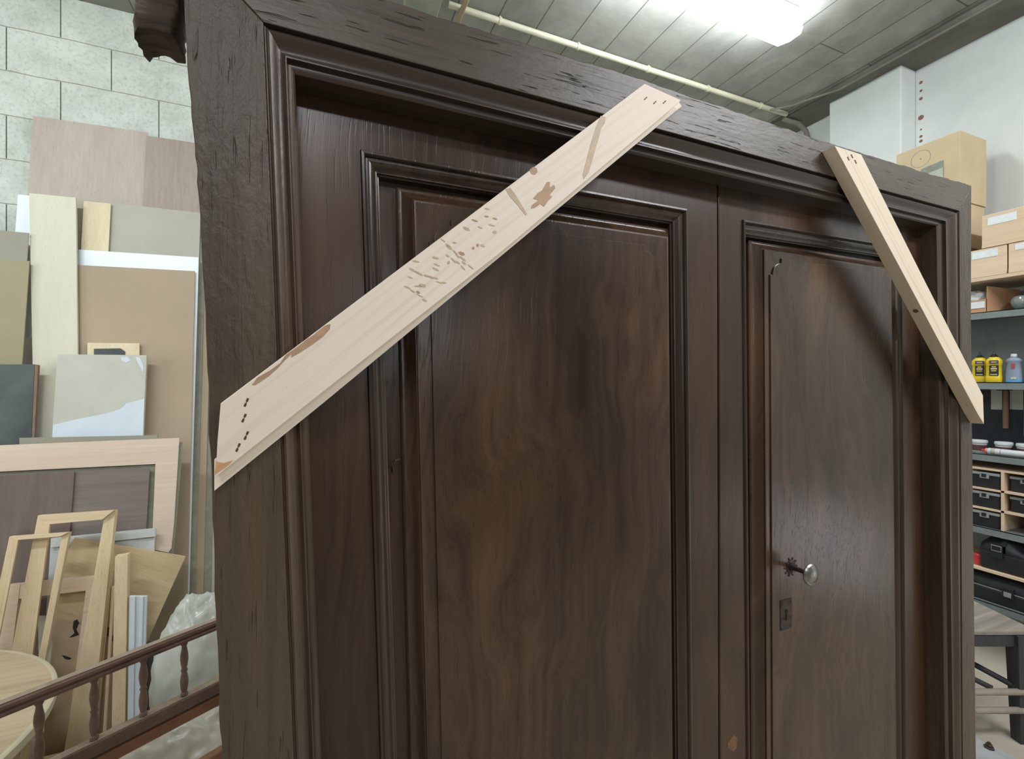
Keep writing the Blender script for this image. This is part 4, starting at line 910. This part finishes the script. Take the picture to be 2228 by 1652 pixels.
ct = empty('sealant_cartridge'); tag(ct, 'white sealant cartridge with a red nozzle lying in front of the jars', 'cartridge')
ca = PX(2150, 966, XS+.024); yc0 = ca.y; rz = .0155; xx = XS+.024
MB().lathe((xx, yc0, zc_+.0175), [(.013, 0), (rz, .003), (rz, .16), (0, .16)], 20, (0, -1, 0)).build('tube', M['whiteplastic'], ct, 40)
M['red'] = plain('red_plastic', (206, 62, 62), .4, 0, 9, .06); M['pinkp'] = plain('salmon_plastic', (206, 130, 116), .4, 0, 9, .06)
MB().lathe((xx, yc0+.008, zc_+.0175), [(.0135, 0), (.0125, .008)], 20, (0, -1, 0)).build('collar', M['pinkp'], ct, 40)
MB().lathe((xx, yc0+.026, zc_+.0175), [(.003, 0), (.007, .004), (.0085, .018)], 16, (0, -1, 0)).build('nozzle', M['red'], ct, 40)
MB().lathe((xx, yc0-.014, zc_+.0175), [(rz+.0003, 0), (rz+.0003, .016)], 20, (0, -1, 0)).build('printed_band', M['palecard'], ct, 40); MB().lathe((xx, yc0-.05, zc_+.0175), [(rz+.0003, 0), (rz+.0003, .0015)], 20, (0, -1, 0)).build('printed_line', M['redlab'], ct, 40)
place_base(ct)
# tool cases below
def toolcase(label, y0, y1, z0, z1, x0, latch, dome):
    r = empty('tool_case'); tag(r, label, 'case')
    h = z1-z0; zm = z0+h*.52
    MB().box(x0, x0+.30, y0, y1, z0, zm).build('case_base', M['blackp'], r, None, .010)
    ps = [Vector((x0+.002, 0, zm+.001)), Vector((x0+.002, 0, zm+h*.2)), Vector((x0+.03, 0, z1-h*.04)), Vector((x0+.06, 0, z1)), Vector((x0+.28, 0, z1)), Vector((x0+.298, 0, zm+h*.2)), Vector((x0+.298, 0, zm+.001))]
    if dome: rings = [[Vector((p.x, y_, z0+(p.z-z0)*k_ if p.z > zm+.002 else p.z)) for p in ps] for y_, k_ in ((y0, .70), (y0+.04, .86), (y0+.10, .97), (y1-.10, 1), (y1-.03, .9), (y1, .72))]
    else: rings = [[Vector((p.x, y_, p.z)) for p in ps] for y_ in (y0, y1)]
    MB().loft(rings, True, True).build('case_lid', M['blackp'], r, 40)
    yl, lm = latch; MB().box(x0-.012, x0+.001, yl-.022, yl+.022, zm-h*.16, zm+h*.22).build('latch', M['blackp'], r, None, .004)
    if lm == 'line':
        b_ = MB(); zt2 = zm+h*.20
        b_.tube([(x0-.014, yl+.020, zt2), (x0-.014, yl-.020, zt2)], .0022, 6); b_.tube([(x0-.014, yl-.018, zt2), (x0-.014, yl-.018, zm+.01), (x0-.014, yl+.018, zm+.01), (x0-.014, yl+.018, zt2)], .0016, 6)
        b_.build('latch_loop', M['greylatch'], r)
    else: MB().box(x0-.014, x0-.0118, yl-.014, yl+.014, zm-h*.12, zm+h*.06).build('latch_plate', M['greylatch'], r, None, .001)
    MB().box(x0-.002, x0+.001, y0+.01, y1-.01, zm-.001, zm+.003).build('seam', M['greylatch'] if lm != 'line' else M['blackp'], r)
    return place_base(r)
yv = lambda px, py: PX(px, py, XS).y
toolcase('black domed tool case with a wire latch on the wooden shelf', yv(2232, 1200), yv(2124, 1200)-.004, ze+.001, zz(2150, 1163), XS+.02, (yv(2166, 1200), 'line'), True)
rd = MB().lathe((XS+.06, yv(2117, 1205), ze+.001), [(.024, 0), (.026, .004), (.026, .050), (.018, .058), (0, .058)], 20).build('red_container', M['red'], None, 40); tag(rd, 'small red round container left of the black domed tool case', 'container')
toolcase('black flat tool case with a pale square latch on the lowest steel shelf', yv(2290, 1280), yv(2105, 1280), levels['f']+.001, ze-.030, XS+.02, (yv(2190, 1280), 'plate'), False)
place_base(sh)
# ---------------------------------------------------------------- things at the lower right
def loc(u, d, z): p = fw*d+rt*u; return Vector((p.x, p.y, z))
M['oldgrey'] = wood('weathered_grey_wood', (112, 104, 96), (168, 158, 146), 'X', .8, .1, .3, 6, 40, .5, .2, .001)
M['darkleg'] = wood('dark_painted_wood', (44, 42, 46), (72, 68, 70), 'Z', .55, .1, .2, 6, 40, .5, .3)
M['rungw'] = wood('dusty_rung_wood', (128, 118, 106), (166, 156, 140), 'X', .8, .1, .2, 6, 40, .5, .2)
stl = empty('old_stool'); tag(stl, 'old dark wooden stool with dusty grey seat and round rungs behind the right jamb', 'stool')
d1 = 1.97; zseat = EYE-.542*d1; u1 = 2.13; u0 = 1.70; d2 = 2.30
MB().prism([loc(u0, d1-.02, zseat), loc(u1+.10, d1-.02, zseat), loc(u1+.10, d2+.02, zseat), loc(u0, d2+.02, zseat)], (0, 0, -.018)).build('seat', M['oldgrey'], stl, None, .003)
for dd_ in (d1, d2): MB().beam(loc(u0+.02, dd_, zseat-.045), loc(u1+.05, dd_, zseat-.045), .03, .05).build('apron', M['darkleg'], stl, None, .002)
for uu in (u0+.03, u1+.03): MB().beam(loc(uu, d1, zseat-.045), loc(uu, d2, zseat-.045), .03, .05).build('apron', M['darkleg'], stl, None, .002)
for uu in (u0+.03, u1+.04):
    for dd_ in (d1, d2):
        s_ = .01 if uu > 1.9 else -.01
        MB().loft([[loc(uu+s_+a_*.021, dd_+b_*.021, 0) for a_, b_ in ((-1, -1), (1, -1), (1, 1), (-1, 1))], [loc(uu+a_*.031, dd_+b_*.028, zseat-.019) for a_, b_ in ((-1, -1), (1, -1), (1, 1), (-1, 1))]], True, True).build('leg', M['darkleg'], stl, None, .002)
zr = lambda py, d: EYE-(py-826)/1000*d
for zz_ in (zr(1506, d1-.02), zr(1546, d1-.02)): MB().tube([loc(u0, d1-.02, zz_), loc(u1+.055, d1-.02, zz_)], .013, 12).build('rung', M['rungw'], stl, 50)
for zz_ in (zr(1506, d1), zr(1560, d1)): MB().tube([loc(u0+.03, d1, zz_+.02), loc(u0+.03, d2, zz_+.02)], .012, 10).build('rung', M['darkleg'], stl, 50)
MB().tube([loc(u1-.20, d2, zr(1435, d1)-.02), loc(u1+.03, d1, zr(1495, d1))], .012, 10).build('brace', M['darkleg'], stl, 50)
MB().tube([loc(u1-.24, d2, zr(1470, d1)-.02), loc(u1-.05, d1+.02, zr(1505, d1))], .011, 10).build('brace', M['darkleg'], stl, 50)
place_base(stl)
M['palesheet'] = plain('pale_dusty_card', (196, 188, 172), .8, 0, 6, .06)
pls = MB().prism([(3.23, .70, .0), (3.50, .70, .30), (3.50, 1.45, .30), (3.23, 1.45, .0)], (.006, 0, -.004)).build('hardboard_offcut', M['palesheet'], None, None, .001); tag(pls, 'pale dusty card leaning under the lowest steel shelf behind the stool', 'card')
# grey plate with a bolt at the very bottom right
M['casting'] = plain('grey_machine_casting', (166, 168, 168), .5, .2, 14, .12, .3, 60); M['green'] = plain('dark_green_paint', (50, 66, 56), .45, 0, 9, .15)
mc = empty('machine_vice'); tag(mc, 'grey cast machine part with a bolt on a dark green base, bottom right corner', 'machine part')
zp = .38
pp_ = [PZ(x, y, zp) for x, y in ((2096, 1633), (2125, 1605), (2190, 1638), (2240, 1668), (2230, 1730), (2150, 1680))]
MB().prism(pp_, (0, 0, -.03)).build('top_plate', M['casting'], mc, None, .004)
c_ = sum(pp_, Vector())/6
MB().prism([c_+(p-c_)*.9+Vector((0, 0, -.03)) for p in pp_], (0, 0, -.35)).build('base', M['green'], mc, None, .004)
bl = PZ(2152, 1628, zp); MB().lathe(bl, [(.013, 0), (.013, .004), (.009, .005), (.009, .012), (.005, .013), (.005, .018), (0, .019)], 6).build('bolt', M['iron'], mc)
place_base(mc)
